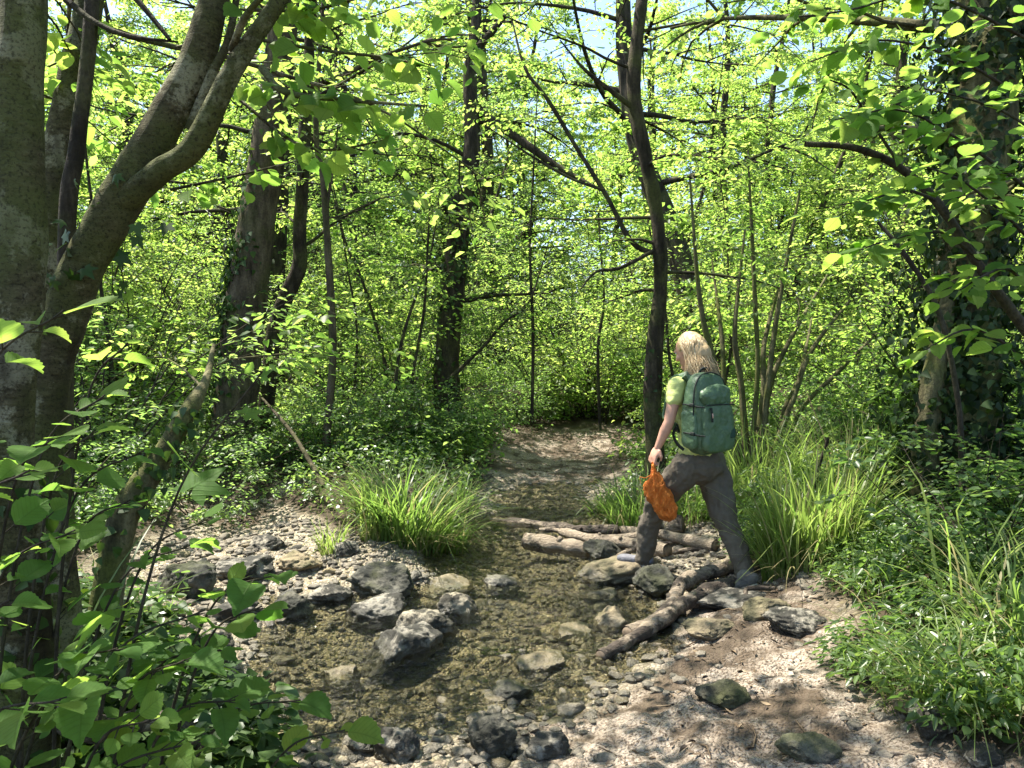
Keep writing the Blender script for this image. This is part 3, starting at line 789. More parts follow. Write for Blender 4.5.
def proto_tree(name, label, group, H, r0, nl, Lm, per, size, seed, base=.3, mt='leaf', bark='bark_dark', tmpl=L_MID, lean=.08, up=.35, spread=.2):
    rng = np.random.default_rng(seed)
    o = thing(name, (0, 0, 0), label, 'tree' if H > 3.2 else 'shrub', group)
    pts = [np.zeros(3) - [0, 0, .3]]; dd = norm(np.array([rng.normal(0, lean), rng.normal(0, lean), 1]))
    for k in range(9):
        dd = norm(dd + rng.normal(0, .09, 3) * [1, 1, 0] + [0, 0, .05]); pts.append(pts[-1] + dd * (H + .3) / 9)
    pts = spline(pts, 34); mw = MB(); lv = Leaves()
    tube(mw, pts, [r0 * 1.25, r0, r0 * .72, r0 * .4, r0 * .12], 9, .10, 5, seed)
    for k in range(nl):
        u = base + (1 - base) * (k + rng.random() * .8) / nl; i = min(int(u * 33), 32)
        az = k * GOLD + rng.normal(0, .3); e = up + rng.normal(0, .15) + (u - .6) * .7
        L = Lm * (1.15 - .75 * max(0, (u - base) / (1 - base)) ** 1.6) * rng.uniform(.75, 1.2)
        limb(mw, lv, pts[i], [math.cos(az), math.sin(az), e], L, r0 * .33 * (1.25 - u), rng, per, size, 7, spread)
    mw.build('trunk', M[bark], o); lv.mb(tmpl, rng).build('crown', M[mt], o)
    return o

def proto_shrub(name, label, group, H, stems, per, size, seed, mt='leaf', tmpl=L_MID, splay=.5, spread=.12, cat='shrub', r=.012):
    rng = np.random.default_rng(seed); o = thing(name, (0, 0, 0), label, cat, group); mw = MB(); lv = Leaves()
    for k in range(stems):
        az = k * GOLD + rng.normal(0, .4); s = rng.uniform(.3, 1.2) * splay
        limb(mw, lv, [math.cos(az) * .1 * H * .3, math.sin(az) * .1 * H * .3, -.05], [math.cos(az) * s, math.sin(az) * s, 1], H * rng.uniform(.65, 1.15), r, rng, per, size, 6, spread, .35, 5, .38)
    mw.build('stems', M['twig'], o); lv.mb(tmpl, rng).build('foliage', M[mt], o)
    return o

# ------------------------------------------------------------------ the wood behind: prototypes and copies
g_tall, g_mid, g_sap, g_shr = 'tall trees of the wood', 'middle sized trees of the wood', 'slender saplings of the wood', 'leafy shrubs of the undergrowth'
TALL = [proto_tree('woodland_tree', 'tall broad leaved tree of the sunlit wood behind the stream', g_tall, 13 + k, .16 + .02 * k, 24, 3.0, 270, .09, 20 + k, .28, up=.3, spread=.34) for k in range(3)]
MIDS = [proto_tree('understory_tree', 'middle sized green tree standing in the wood behind the stream', g_mid, 7 + k * .8, .075, 22, 2.0, 330, .075, 30 + k, .14, mt='leaf' if k != 1 else 'leaf_cool', up=.2, spread=.26) for k in range(3)]
SAPS = [proto_tree('sapling', 'slender sapling with flat sprays of leaves in the wood', g_sap, 3.6 + k * .7, .022, 16, 1.15, 135, (.065, .08, .095)[k], 40 + k, .15, bark='twig', up=.15, spread=.15, lean=.16) for k in range(3)]
TSHR = [proto_shrub('tall_shrub', 'head high leafy bush of the sunlit wood', 'head high bushes of the wood', 3.0 + .5 * k, 15, 220, (.062, .075, .068)[k], 70 + k, ('leaf', 'leaf_cool', 'leaf')[k], tmpl=(L_MID, L_THIN, L_MID)[k], splay=.5, spread=.22, r=.018) for k in range(3)]
SHRB = [proto_shrub('shrub', 'bushy green shrub of the undergrowth beside the stream clearing', g_shr, 1.5 + .35 * k, 13, 165, .05 + .008 * k, 50 + k, 'leaf' if k % 2 == 0 else 'leaf_cool', tmpl=L_THIN if k % 2 else L_MID, splay=.6, spread=.14) for k in range(4)]
DENSE = [proto_tree('woodland_tree', 'tall dense tree at the back of the wood, its crown closing the view', 'dense trees at the back of the wood', 13 + k, .16 + .02 * k, 28, 3.3, 560, .115, 25 + k, .12, up=.25, spread=.36) for k in range(2)]
PROTO_USED = {}
def plant(protos, rng, x, y, s=1.0, dz=-.05):
    o = protos[int(rng.integers(len(protos)))]
    loc = (x, y, gz(x, y) + dz); rz = rng.uniform(0, 6.28); sc = s * rng.uniform(.85, 1.15)
    if o.name not in PROTO_USED:
        PROTO_USED[o.name] = 1; o.location = loc; o.rotation_euler = (0, 0, rz); o.scale = (sc,) * 3
    else: copy_tree(o, loc, rz, sc)
def forest(protos, n, rng, test, mind, box, s=1.0, tries=6000):
    got = []
    for _ in range(tries):
        if len(got) >= n: break
        x, y = rng.uniform(box[0], box[1]), rng.uniform(box[2], box[3])
        if abs(x) > .80 * y + 4.5: continue
        if not test(x, y): continue
        if y > 15 and protos is not SHRB and protos is not TSHR and abs(x - .09 * y) < 1.3: continue   # a gap in the canopy above the stream line
        if any((x - a) ** 2 + (y - b) ** 2 < mind ** 2 for a, b in got): continue
        if veg([x], [y])[0] < .55: continue
        got.append((x, y)); plant(protos, rng, x, y, s)
    return got
def near_path(x, y):   # the path that runs on into the wood
    return abs(x - np.interp(y, [6, 9, 11, 14, 17.5, 22], [.25, .5, 1.05, 1.7, 2.6, 4.5])) < np.interp(y, [6, 9, 11.2, 12.4], [1.35, 1.25, 1.0, -.1])
rng = np.random.default_rng(77)
forest(TALL, 14, rng, lambda x, y: y > 13.5 and not near_path(x, y), 3.0, (-20, 20, 13.5, 23))
forest(DENSE, 56, rng, lambda x, y: y > 23, 2.6, (-34, 34, 23, 42))
forest(MIDS, 44, rng, lambda x, y: (y > 16.5 or abs(x) > 6.5) and not near_path(x, y), 2.2, (-24, 24, 6, 32))
forest(TSHR, 32, rng, lambda x, y: (y > 10.5 or abs(x) > 5) and not near_path(x, y), 1.25, (-15, 15, 7, 21))
plant(TSHR, rng, 1.5, 13.6); plant(TSHR, rng, 2.4, 14.6); plant(TSHR, rng, .6, 14.4); plant(SHRB, rng, 1.6, 12.7); plant(SHRB, rng, 1.0, 13.0); plant(SHRB, rng, 2.2, 12.9); plant(SHRB, rng, 2.6, 11.6)
forest(TSHR, 30, rng, lambda x, y: y > 17.5, 1.4, (-9, 12, 17.5, 27))
forest(SAPS, 46, rng, lambda x, y: (y > 9.5 or abs(x) > 4.4) and not (-2.2 < x < .5 and y < 10.5) and not near_path(x, y) and not (1.6 < x < 3.4 and y < 9.5), 1.1, (-13, 13, 6, 20))
forest(SHRB, 84, rng, lambda x, y: (y > 8.2 or abs(x) > 3.6) and not (-1.6 < x < .5 and y < 10.2) and not near_path(x, y) and not (1.6 < x < 3.2 and y < 9), .75, (-14, 14, 5.5, 20), tries=12000)
forest(TALL, 9, rng, lambda x, y: abs(x) > 7 and (x > 0 or y < 1.5), 3.5, (-13, 13, -3, 12))
# the wood far off reads as one mass of leaves
rng = np.random.default_rng(78)
lv = Leaves(); n = 46000
a = rng.uniform(-.95, .95, n); rr = rng.uniform(36, 52, n)
px_, py_ = np.sin(a) * rr, np.cos(a) * rr
hz_ = rng.random(n) ** .8 * (10 + 4 * fb2(a * 10, rr * 0, 1.0, 3, 2)) + 2
cl = fbm(np.stack([px_, py_, hz_], 1) * .45, 8, 3) > -.12
D, N = rand_dir(rng, n, .6, .4)
lv.add(np.stack([px_, py_, hz_ + 1.5], 1)[cl], D[cl], N[cl], .42)
tag(lv.mb(L_MID, rng).build('distant_foliage', M['leaf']), 'mass of distant leaves deep in the wood', 'foliage', kind='stuff')

# ------------------------------------------------------------------ the trees one can tell apart
def hero(name, label, stems, bark='bark', cat='tree', group=None, limbs=(), leaf='leaf', tmpl=L_MID, ivy=(), ivt=None, ivm='ivy', seed=0, sides=14, amp=.12, extra=None, freq=7):
    """stems: (points, radii); limbs: (stem, u, azimuth, elevation, length, leaves, leaf size)"""
    rng = np.random.default_rng(seed)
    o = thing(name, stems[0][0][0], label, cat, group)
    lv = Leaves(); iv = Leaves(); mt_ = MB(); BR = []; SP = []
    for k, (pts, rads) in enumerate(stems):
        sp = spline(pts, max(16, int(np.sum(np.linalg.norm(np.diff(np.array(pts), axis=0), axis=1)) / .06))); SP.append((sp, rads))
        if k: BR.append(MB())
        tube(mt_ if k == 0 else BR[-1], sp, rads, sides, amp, freq, seed + k)
    for (si, u, az, el, L, nl, sz) in limbs:
        sp, rads = SP[si]; i = int(u * (len(sp) - 1)); r = np.interp(u, np.linspace(0, 1, len(rads)), rads)
        BR.append(MB()); limb(BR[-1], lv if nl else None, sp[i], [math.cos(az) * math.cos(el), math.sin(az) * math.cos(el), math.sin(el)], L, r * .28, rng, nl, sz, 8, .17)
    for (si, n, sz, u0, u1, fl, side) in ivy:
        ivy_on(iv, SP[si][0], SP[si][1], rng, n, sz, u0, u1, fl, side)
    if extra: extra(BR, lv, rng)
    mt_.build('trunk', M[bark], o)
    for b_ in BR: b_.build('branch', M[bark], o)
    if lv.p: lv.mb(tmpl, rng).build('crown', M[leaf], o)
    if iv.p: iv.mb(L_IVY if ivt is None else ivt, rng).build('ivy', M[ivm], o)
    return o
def up(p, dx, dy, z): return [p[0] + dx, p[1] + dy, z]
def ring(si, u0, u1, n, L, nl, sz, seed, el=.25):
    rng = np.random.default_rng(seed)
    return [(si, u0 + (u1 - u0) * (k + .5) / n, k * GOLD + rng.normal(0, .3), el + rng.normal(0, .15), L * rng.uniform(.7, 1.2), nl, sz) for k in range(n)]

# the leaning grey trees at the left edge, beside the camera
a0 = P(18, 560, 2.0)
hero('grey_tree', 'thick upright grey trunk at the left edge of the picture', [([up(a0, .02, 0, .1), P(20, 560, 2.0), P(8, 440, 2.0), P(20, 260, 2.02), P(18, 100, 2.05), P(22, 0, 2.07), P(30, -300, 2.3), P(60, -900, 2.9), P(90, -1500, 3.4)],
     [.075, .066, .062, .062, .060, .058, .055, .045, .02])], 'smooth', seed=101, sides=26, amp=.09, limbs=ring(0, .62, .98, 9, 1.5, 170, .075, 1), leaf='hazel', tmpl=L_OVAL, freq=9,
     ivy=[(0, 160, .05, .0, .2, .05, None)])
st = [([P(60, 720, 2.3) * [1, 1, 0] + [0, 0, .2], P(52, 560, 2.3), P(45, 420, 2.3), P(72, 290, 2.3), P(136, 175, 2.3), P(190, 75, 2.32), P(218, -10, 2.36), P(260, -140, 2.5), P(330, -600, 3.2), P(400, -1100, 3.9)], [.08, .068, .064, .064, .062, .050, .042, .036, .028, .015]),
      ([P(120, 205, 2.28), P(160, 172, 2.24), P(195, 145, 2.22), P(232, 72, 2.2), P(285, -8, 2.2), P(370, -140, 2.3), P(480, -460, 2.6)], [.040, .036, .033, .027, .022, .018, .008]),
      ([P(190, 130, 2.3), P(212, 75, 2.3), P(228, 40, 2.33), P(238, -10, 2.4)], [.018, .015, .012, .01]),
      ([P(262, 68, 2.2), P(285, 92, 2.15), P(345, 100, 2.1), P(425, 106, 2.05)], [.011, .009, .006, .003]),
      ([P(232, 50, 2.2), P(250, 10, 2.1), P(300, -30, 2.0), P(360, -40, 1.95)], [.012, .009, .006, .003])]
def fork_leaves(mw, lv, rng):
    for pts, n in (((P(262, 72, 2.2), P(290, 92, 2.15), P(345, 100, 2.1), P(425, 106, 2.05)), 44), ((P(262, 40, 2.3), P(320, 50, 2.25), P(390, 58, 2.2), P(420, 66, 2.15)), 30),
                   ((P(240, 100, 2.35), P(290, 140, 2.3), P(330, 150, 2.25), P(385, 140, 2.2)), 26), ((P(250, 10, 2.4), P(310, 10, 2.3), P(370, -5, 2.2)), 34), ((P(170, 190, 2.6), P(240, 175, 2.7), P(300, 160, 2.8)), 20)):
        sp = spline(pts, 12); mw.append(MB()); tube(mw[-1], sp, [.006, .003], 5)
        twig_leaves(lv, sp, n, .072, rng, .10, .75, -.35, .05)
hero('forked_tree', 'leaning grey trunk that forks in two at the upper left', st, 'smooth', seed=104, sides=26, amp=.1,
     limbs=[(0, .8, .5, .2, 1.4, 110, .075), (0, .88, 2.2, .3, 1.5, 110, .075), (0, .95, 4, .3, 1.3, 110, .075), (1, .85, 1.0, .1, 1.0, 70, .07), (1, .95, 5.8, .2, .9, 60, .07)] + [(0, u_, az_, el_, L_, n_, .075) for u_, az_, el_, L_, n_ in ((.80, .75, .45, 3.0, 380), (.85, .45, .4, 3.2, 420), (.9, .95, .4, 3.4, 380), (.94, .6, .35, 3.4, 380), (.92, .2, .35, 3.0, 340))],  # the longer boughs are added above the view to dapple the path
     leaf='hazel', tmpl=L_HAZEL, extra=fork_leaves, freq=9, ivt=L_MAPLE, ivy=[(0, 46, .06, .30, .44, .09, None)])
hero('pale_tree', 'pale smooth trunk just behind the thick upright grey trunk', [([P(40, 620, 2.9) * [1, 1, 0] + [0, 0, .3], P(45, 330, 2.9), P(52, 200, 2.9), P(72, 80, 2.95), P(92, -20, 3.0), P(120, -350, 3.4), P(150, -900, 4)], [.07, .062, .058, .054, .05, .04, .015])],
     'smooth', seed=107, sides=18, amp=.05, limbs=ring(0, .6, .98, 7, 1.6, 140, .075, 3) + [(0, .83, 1.45, .15, 2.6, 330, .075), (0, .86, 1.1, .15, 2.8, 330, .075), (0, .89, 1.75, .1, 2.6, 300, .075), (0, .92, 1.3, .05, 3.0, 330, .075)])  # the last four limbs are added out of view to shade the stream
hero('brown_sapling_tree', 'thin straight brown stem between the pale smooth trunk and the forked tree', [([P(62, 620, 2.6) * [1, 1, 0] + [0, 0, .3], P(66, 260, 2.6), P(78, 140, 2.62), P(92, 0, 2.66), P(100, -300, 2.8), P(100, -800, 3.2)], [.03, .028, .026, .023, .018, .008]),
     ([P(66, 0, 2.6), P(95, 22, 2.55), P(130, 36, 2.5), P(178, 42, 2.45)], [.012, .009, .007, .003]), ([P(120, -20, 2.5), P(150, 15, 2.48), P(170, 40, 2.45)], [.012, .009, .006])],
     'bark_dark', seed=108, sides=12, amp=.06, limbs=ring(0, .65, .97, 5, 1.0, 90, .07, 4))
hero('leaning_trunk', 'dark mossy trunk leaning right above the left bank, behind the hazel leaves', [([P(95, 640, 3.1) * [1, 1, 0] + [0, 0, .15], P(120, 530, 3.1), P(160, 460, 3.15), P(190, 408, 3.25), P(206, 380, 3.4), P(214, 345, 3.6)], [.07, .056, .046, .036, .02, .008])],
     'bark_moss', seed=109, sides=16, amp=.16, limbs=[(0, .75, 2.5, .4, .9, 90, .06), (0, .9, .8, .5, .9, 90, .06), (0, .97, -.6, .3, .8, 80, .06)], ivy=[(0, 160, .05, .0, .6, .05, None)])

# the trees of the middle distance
hero('ivy_oak', 'thick straight brown trunk with ivy on its left side, upper left of centre', [([up(P(228, 440, 8.6), 0, 0, .3), P(232, 440, 8.6), P(243, 330, 8.6), P(256, 230, 8.6), P(268, 150, 8.6), P(277, 80, 8.6), P(290, -40, 8.7), P(310, -260, 9.2), P(330, -420, 9.6)], [.29, .25, .23, .215, .195, .17, .145, .09, .03])],
     'bark', seed=110, sides=18, amp=.07, limbs=ring(0, .58, .98, 9, 2.4, 110, .09, 5) + [(0, u_, az_, .05, L_, n_, .085) for u_, az_, L_, n_ in ((.735, -.80, 5.0, 520), (.77, -.55, 4.8, 480), (.80, -1.05, 4.8, 460), (.84, -.75, 5.6, 560), (.88, -.4, 4.8, 420), (.82, -.9, 5.6, 520))], ivy=[(0, 1500, .07, .0, .40, .10, (3.5, .75)), (0, 250, .07, .4, .8, .08, (3.6, .9))])  # long boughs added, mostly above the view, to dapple path and stream
hero('crooked_tree', 'thin crooked brown trunk bending left just right of the thick ivy clad trunk', [([up(P(270, 350, 9.2), -.1, 0, .3), P(272, 345, 9.2), P(285, 300, 9.2), P(299, 268, 9.2), P(300, 230, 9.2), P(305, 130, 9.2), P(312, 0, 9.3), P(320, -180, 9.6)], [.10, .09, .088, .092, .085, .075, .06, .02])],
     'bark_dark', seed=111, sides=12, limbs=ring(0, .5, .97, 8, 1.7, 90, .085, 6))
hero('slim_tree', 'slim straight pole of a tree with small forks standing right of the crooked trunk', [([up(P(326, 440, 8.2), 0, 0, .2), P(327, 432, 8.2), P(333, 350, 8.2), P(328, 250, 8.2), P(323, 180, 8.2), P(316, 130, 8.2), P(322, 20, 8.3), P(330, -120, 8.5)], [.05, .046, .042, .040, .036, .03, .022, .01]),
     ([P(326, 215, 8.2), P(333, 165, 8.2), P(338, 125, 8.25)], [.02, .016, .008])], 'bark', seed=112, sides=10, limbs=ring(0, .45, .97, 7, 1.3, 80, .08, 7))
hero('ivy_tree', 'dark ivy wrapped trunk left of centre standing behind the sedge tuft', [([up(P(446, 450, 10.8), 0, 0, .5), P(448, 440, 10.8), P(447, 360, 10.8), P(455, 270, 10.8), P(462, 200, 10.8), P(472, 150, 10.9), P(470, 80, 11), P(476, 20, 11.1), P(480, -120, 11.4)], [.24, .2, .18, .17, .15, .12, .10, .08, .03]),
     ([P(472, 55, 11), P(492, 32, 10.9), P(505, 16, 10.8)], [.06, .05, .03]), ([P(476, 110, 11), P(520, 140, 10.6), P(560, 168, 10.3), P(600, 190, 10.0)], [.07, .06, .045, .02])],
     'bark_dark', seed=113, sides=12, limbs=ring(0, .3, .98, 10, 1.9, 150, .085, 8, .1), ivy=[(0, 1800, .07, .0, .55, .12, None)])
q6 = G(655, 478)
hero('dark_tree', 'slender dark mossy trunk rising beside the head of the walker', [([up(P(654, 470, 7.6), 0, 0, .1), P(655, 450, 7.6), P(652, 400, 7.6), P(656, 330, 7.6), P(661, 280, 7.6), P(657, 215, 7.6), P(646, 160, 7.6), P(634, 100, 7.6), P(636, 50, 7.6), P(642, 0, 7.65), P(655, -110, 7.9), P(665, -250, 8.3)], [.115, .10, .092, .085, .072, .068, .074, .070, .064, .058, .04, .02]),
     ([P(660, 255, 7.6), P(632, 242, 7.65), P(606, 195, 7.75), P(578, 150, 7.9), P(548, 100, 8.05), P(525, 68, 8.2), P(512, 20, 8.4)], [.026, .025, .024, .022, .02, .017, .008]),
     ([P(604, 190, 7.75), P(570, 178, 7.9), P(530, 155, 8.0), P(485, 125, 8.2)], [.018, .015, .011, .006]),
     ([P(655, 250, 7.6), P(620, 268, 7.5), P(596, 272, 7.4), P(580, 290, 7.3)], [.022, .017, .014, .006]),
     ([P(636, 110, 7.6), P(610, 90, 7.5), P(585, 70, 7.4), P(560, 40, 7.3)], [.03, .024, .016, .006])],
     'bark_dark', seed=114, sides=14, limbs=ring(0, .34, .97, 8, 1.5, 150, .058, 9, .05) + [(1, .6, 2.5, .5, 1.2, 170, .056), (1, .9, 1.5, .5, 1.3, 180, .056), (1, .3, 2.4, .1, .8, 130, .056), (1, .45, 1.2, .2, .8, 130, .056), (1, .7, 3.4, .1, .8, 130, .056), (0, .42, 3.3, .0, .7, 90, .056), (0, .35, 2.9, .0, .6, 80, .056), (2, .7, 3.4, .1, .9, 110, .056)], ivy=[(0, 160, .05, .0, .25, .05, None)])

# the big ivy covered tree on the right bank and what grows round it
b8 = P(955, 500, 5.0)
hero('ivy_tree', 'massive dark tree smothered in ivy on the right bank, pale bark showing at its foot', [([up(b8, 0, .05, .3), P(952, 510, 5.05), P(958, 430, 5.05), P(966, 330, 5.1), P(975, 200, 5.15), P(985, 60, 5.2), P(992, -60, 5.3), P(1010, -350, 5.6), P(1030, -620, 6.0)], [.34, .30, .235, .21, .2, .2, .18, .12, .04]),
     ([P(928, 525, 4.86), P(925, 450, 4.82), P(934, 380, 4.85), P(950, 290, 4.98)], [.10, .08, .07, .05])],
     'bark_moss', seed=120, sides=20, amp=.2, ivm='ivy_dark', limbs=ring(0, .62, .98, 9, 2.2, 260, .09, 11) + [(0, .55, 3.6, .1, 1.0, 100, .08), (0, .5, 4.2, .2, .9, 90, .08)],
     ivy=[(0, 7500, .06, .14, .8, .34, None), (0, 1300, .055, .0, .22, .10, (0, .9)), (1, 700, .05, .3, 1, .09, None), (1, 330, .04, .0, .35, .06, None)])
def arch_leaves(mw, lv, rng):
    tw = [((1040, 110, 3.2), (960, 60, 3.2), (880, 40, 3.15), (810, 62, 3.1), 60), ((1030, 40, 3.4), (930, -5, 3.3), (850, 10, 3.2), (790, 18, 3.1), 44), ((1030, 190, 3.1), (960, 140, 3.1), (900, 110, 3.1), (835, 120, 3.0), 70),
          ((935, 200, 3.35), (905, 190, 3.2), (870, 200, 3.1), (840, 205, 3.0), 34), ((980, 260, 3.3), (940, 232, 3.2), (890, 240, 3.1), (860, 250, 3.0), 40), ((1030, 240, 3.3), (1000, 210, 3.2), (960, 180, 3.0), (920, 165, 2.95), 60),
          ((1040, 300, 3.2), (1010, 270, 3.1), (985, 275, 3.0), (960, 290, 2.95), 36), ((1040, 380, 3.2), (1000, 340, 3.1), (965, 330, 3.0), (925, 350, 3.0), 30), ((900, 165, 3.3), (870, 120, 3.3), (850, 90, 3.2), (830, 80, 3.1), 30),
          ((1060, 150, 3.6), (1000, 110, 3.7), (930, 90, 3.7), (880, 85, 3.6), 44)]
    for *pp, n in tw:
        sp = spline([P(*q) for q in pp], 14); mw.append(MB()); tube(mw[-1], sp, [.008, .003], 5); twig_leaves(lv, sp, n, .088, rng, .13, .42, -.25, .05)
b9 = P(1120, 470, 3.5)
hero('arching_hazel', 'bowed brown branch arching in from the right edge over broad hanging leaves', [([[b9[0], b9[1], .4], P(1075, 400, 3.5), P(1024, 328, 3.45), P(980, 268, 3.4), P(940, 206, 3.4), P(900, 168, 3.4), P(855, 148, 3.4), P(805, 144, 3.4)], [.032, .026, .024, .022, .02, .018, .016, .013])],
     'twig', seed=121, sides=10, amp=.1, leaf='hazel', tmpl=L_HAZEL, extra=arch_leaves, limbs=[])
hero('bent_sapling', 'thin bent leafless stem in front of the massive ivy tree', [([P(964, 560, 4.3), P(962, 480, 4.3), P(958, 400, 4.3), P(938, 310, 4.3), P(905, 255, 4.3), P(878, 222, 4.35)], [.018, .017, .016, .015, .014, .01])], 'twig', cat='sapling', seed=122, sides=8)
hero('dead_stick', 'dark dead stick leaning in the tall grass right of the walker', [([P(803, 556, 5.4), P(812, 505, 5.4), P(818, 470, 5.4), P(829, 436, 5.4)], [.016, .014, .013, .01])], 'bark_dark', cat='stick', seed=123, sides=8)
hero('bare_pole', 'long pale bare stick leaning over the left bank beside the sedge tuft', [([P(324, 486, 6.6), P(306, 455, 6.9), P(290, 430, 7.2), P(262, 398, 7.6)], [.022, .02, .018, .012])], 'bark', cat='stick', seed=124, sides=8)
fan = [(742, 440, 700, 300, 690, 180), (748, 445, 735, 330, 745, 230), (752, 448, 765, 340, 790, 250), (756, 446, 790, 340, 835, 262), (760, 446, 778, 310, 800, 190), (764, 450, 812, 350, 850, 300), (738, 445, 722, 340, 712, 260), (768, 448, 800, 375, 812, 318), (750, 446, 755, 300, 748, 150), (772, 452, 838, 372, 880, 330)]
stems = [([P(a_, b_ + 12, 7.2 + .1 * (k % 4)) - [0, 0, .15], P((a_ + c_) / 2 + (k % 3 - 1) * 5, (b_ + d_) / 2, 7.2 + .15 * (k % 4)), P(c_, d_, 7.2 + .2 * (k % 4)), P(e_, f2, 7.2 + .4 * (k % 4))], [.042 - .002 * k, .034 - .0015 * k, .024, .010]) for k, (a_, b_, c_, d_, e_, f2) in enumerate(fan)]
hero('coppiced_hazel', 'fan of many bare mossy stems rising from one stool behind the backpack', stems, 'bark_moss', seed=125, sides=9, amp=.1, limbs=[(k, u_, 1.3 * k, .15, 1.1, 90, .075) for k in range(10) for u_ in (.82, .97)])
for k, (pp, lab) in enumerate([(((390, 440), (400, 350), (418, 290), (430, 258)), 'thin sapling with a leaning stem, left of the ivy wrapped trunk'), (((408, 445), (412, 380), (424, 310), (428, 240)), 'thin upright dark sapling touching the ivy wrapped trunk'), (((388, 440), (384, 360), (362, 280), (345, 240)), 'thin sapling bending left between the slim pole and the ivy wrapped trunk'),
                               (((448, 380), (480, 350), (505, 322), (530, 300)), 'thin bare branchy sapling slanting right from behind the ivy wrapped trunk'), (((532, 420), (533, 330), (530, 250), (534, 160)), 'thin straight sapling in the middle of the wood above the path'), (((600, 430), (598, 350), (604, 300), (600, 240)), 'slim sapling in the wood between the path and the dark mossy trunk')]):
    hero('sapling', lab, [([P(a_, b_, 9.6 + .2 * k) for a_, b_ in pp] + [P(pp[-1][0] + (pp[-1][0] - pp[-2][0]), pp[-1][1] - 80, 9.8 + .2 * k)], [.026, .022, .018, .014, .006])], 'bark_dark', cat='sapling', seed=130 + k, sides=8, limbs=ring(0, .4, .97, 7, 1.1, 80, .07, 30 + k, .05))

# ------------------------------------------------------------------ grasses, sedges, herbs
def blades(mb, base, H, width, lean_dir, lean, rng, seg=6, curl=1.0):
    """base (n,3); H, width, lean (n,); lean_dir (n,) azimuth: arching blades"""
    n = len(base); t = np.linspace(0, 1, seg + 1)
    dx, dy = np.cos(lean_dir), np.sin(lean_dir)
    out = lean[:, None] * (t[None] ** 1.7) * H[:, None]
    up_ = H[:, None] * (t[None] - curl * .42 * lean[:, None] * t[None] ** 2.6)
    wv = width[:, None] * (1 - t[None] ** 2.2) * .5 + .0004
    tw = rng.normal(0, .5, n); sxv, syv = -np.sin(lean_dir + tw), np.cos(lean_dir + tw)
    c = np.stack([base[:, 0:1] + dx[:, None] * out, base[:, 1:2] + dy[:, None] * out, base[:, 2:3] + up_], 2)
    bend = rng.normal(0, .10, n)[:, None] * H[:, None] * t[None] ** 1.5 + rng.normal(0, .03, n)[:, None] * H[:, None] * np.sin(t[None] * 6)
    c[:, :, 0] += sxv[:, None] * bend; c[:, :, 1] += syv[:, None] * bend
    kink = (rng.random(n) < .12)[:, None] * np.clip(t[None] - rng.uniform(.4, .7, n)[:, None], 0, 1)
    c[:, :, 2] -= kink * H[:, None] * 1.3
    s = np.stack([sxv, syv, np.zeros(n)], 1)[:, None] * wv[:, :, None]
    v = np.stack([c - s, c + s], 2).reshape(n, -1, 3); k = (seg + 1) * 2
    a = np.arange(seg) * 2; q = np.stack([a, a + 1, a + 3, a + 2], 1)
    q = (q[None] + (np.arange(n) * k)[:, None, None]).reshape(-1, 4)
    mb.add(v.reshape(-1, 3), q, None, np.repeat(np.clip(rng.normal(.5, .25, n), 0, 1), k))

def sedge(px, py, rad, H, n, label, seed, d=None, lean=(.35, .8), wid=.009, name='sedge_tuft', ry=.75, bright=0.0):
    rng = np.random.default_rng(seed); q = G(px, py) if d is None else P(px, py, d)
    o = thing(name, (q[0], q[1], gz(q[0], q[1])), label, 'grass tuft', 'tufts of sedge and long grass')
    a = rng.uniform(0, 6.28, n); r = rad * np.sqrt(rng.random(n)) * .72
    x = q[0] + np.cos(a) * r; y = q[1] + np.sin(a) * r * ry
    b = np.stack([x, y, ground_z(x, y) - .02], 1)
    n = int(n * .62); x, y, a, b = x[:n], y[:n], a[:n], b[:n]; wid *= 1.25
    mb = MB(); h = H * (.35 + .75 * rng.random(n) ** .8)
    blades(mb, b, h, wid * rng.uniform(.6, 1.3, n), a + rng.normal(0, .7, n), rng.uniform(*lean, n) * rng.uniform(.7, 1.35, n), rng, 7)
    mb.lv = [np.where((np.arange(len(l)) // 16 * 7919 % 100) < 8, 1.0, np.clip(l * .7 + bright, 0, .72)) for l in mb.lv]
    k = n // 4; th = rng.uniform(.15, .5, k) * H                   # dead straw lying at the foot
    blades(mb, b[:k], th, wid * .8 * rng.uniform(.5, 1.1, k), rng.uniform(0, 6.28, k), rng.uniform(.9, 1.9, k), rng, 7, .8)
    mb.lv[-1] = np.full(len(mb.lv[-1]), 1.0)
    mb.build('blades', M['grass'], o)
    return o
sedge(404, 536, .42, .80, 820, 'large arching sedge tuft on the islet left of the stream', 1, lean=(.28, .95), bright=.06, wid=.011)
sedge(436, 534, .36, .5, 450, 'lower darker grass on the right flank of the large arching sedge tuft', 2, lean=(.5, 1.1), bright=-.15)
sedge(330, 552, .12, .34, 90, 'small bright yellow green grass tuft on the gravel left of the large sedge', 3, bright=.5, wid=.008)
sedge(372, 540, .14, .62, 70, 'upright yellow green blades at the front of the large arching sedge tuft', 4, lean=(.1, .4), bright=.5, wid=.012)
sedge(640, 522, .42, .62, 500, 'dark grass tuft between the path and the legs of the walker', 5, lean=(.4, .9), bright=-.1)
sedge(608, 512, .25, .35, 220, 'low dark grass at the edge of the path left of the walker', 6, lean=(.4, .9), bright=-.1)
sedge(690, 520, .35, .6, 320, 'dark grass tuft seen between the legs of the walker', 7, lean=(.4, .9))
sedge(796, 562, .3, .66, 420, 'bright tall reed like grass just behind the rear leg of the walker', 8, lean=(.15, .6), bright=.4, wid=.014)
sedge(815, 560, .45, .8, 520, 'bright tall grass round the dark dead stick', 9, lean=(.1, .6), bright=.32, wid=.012)
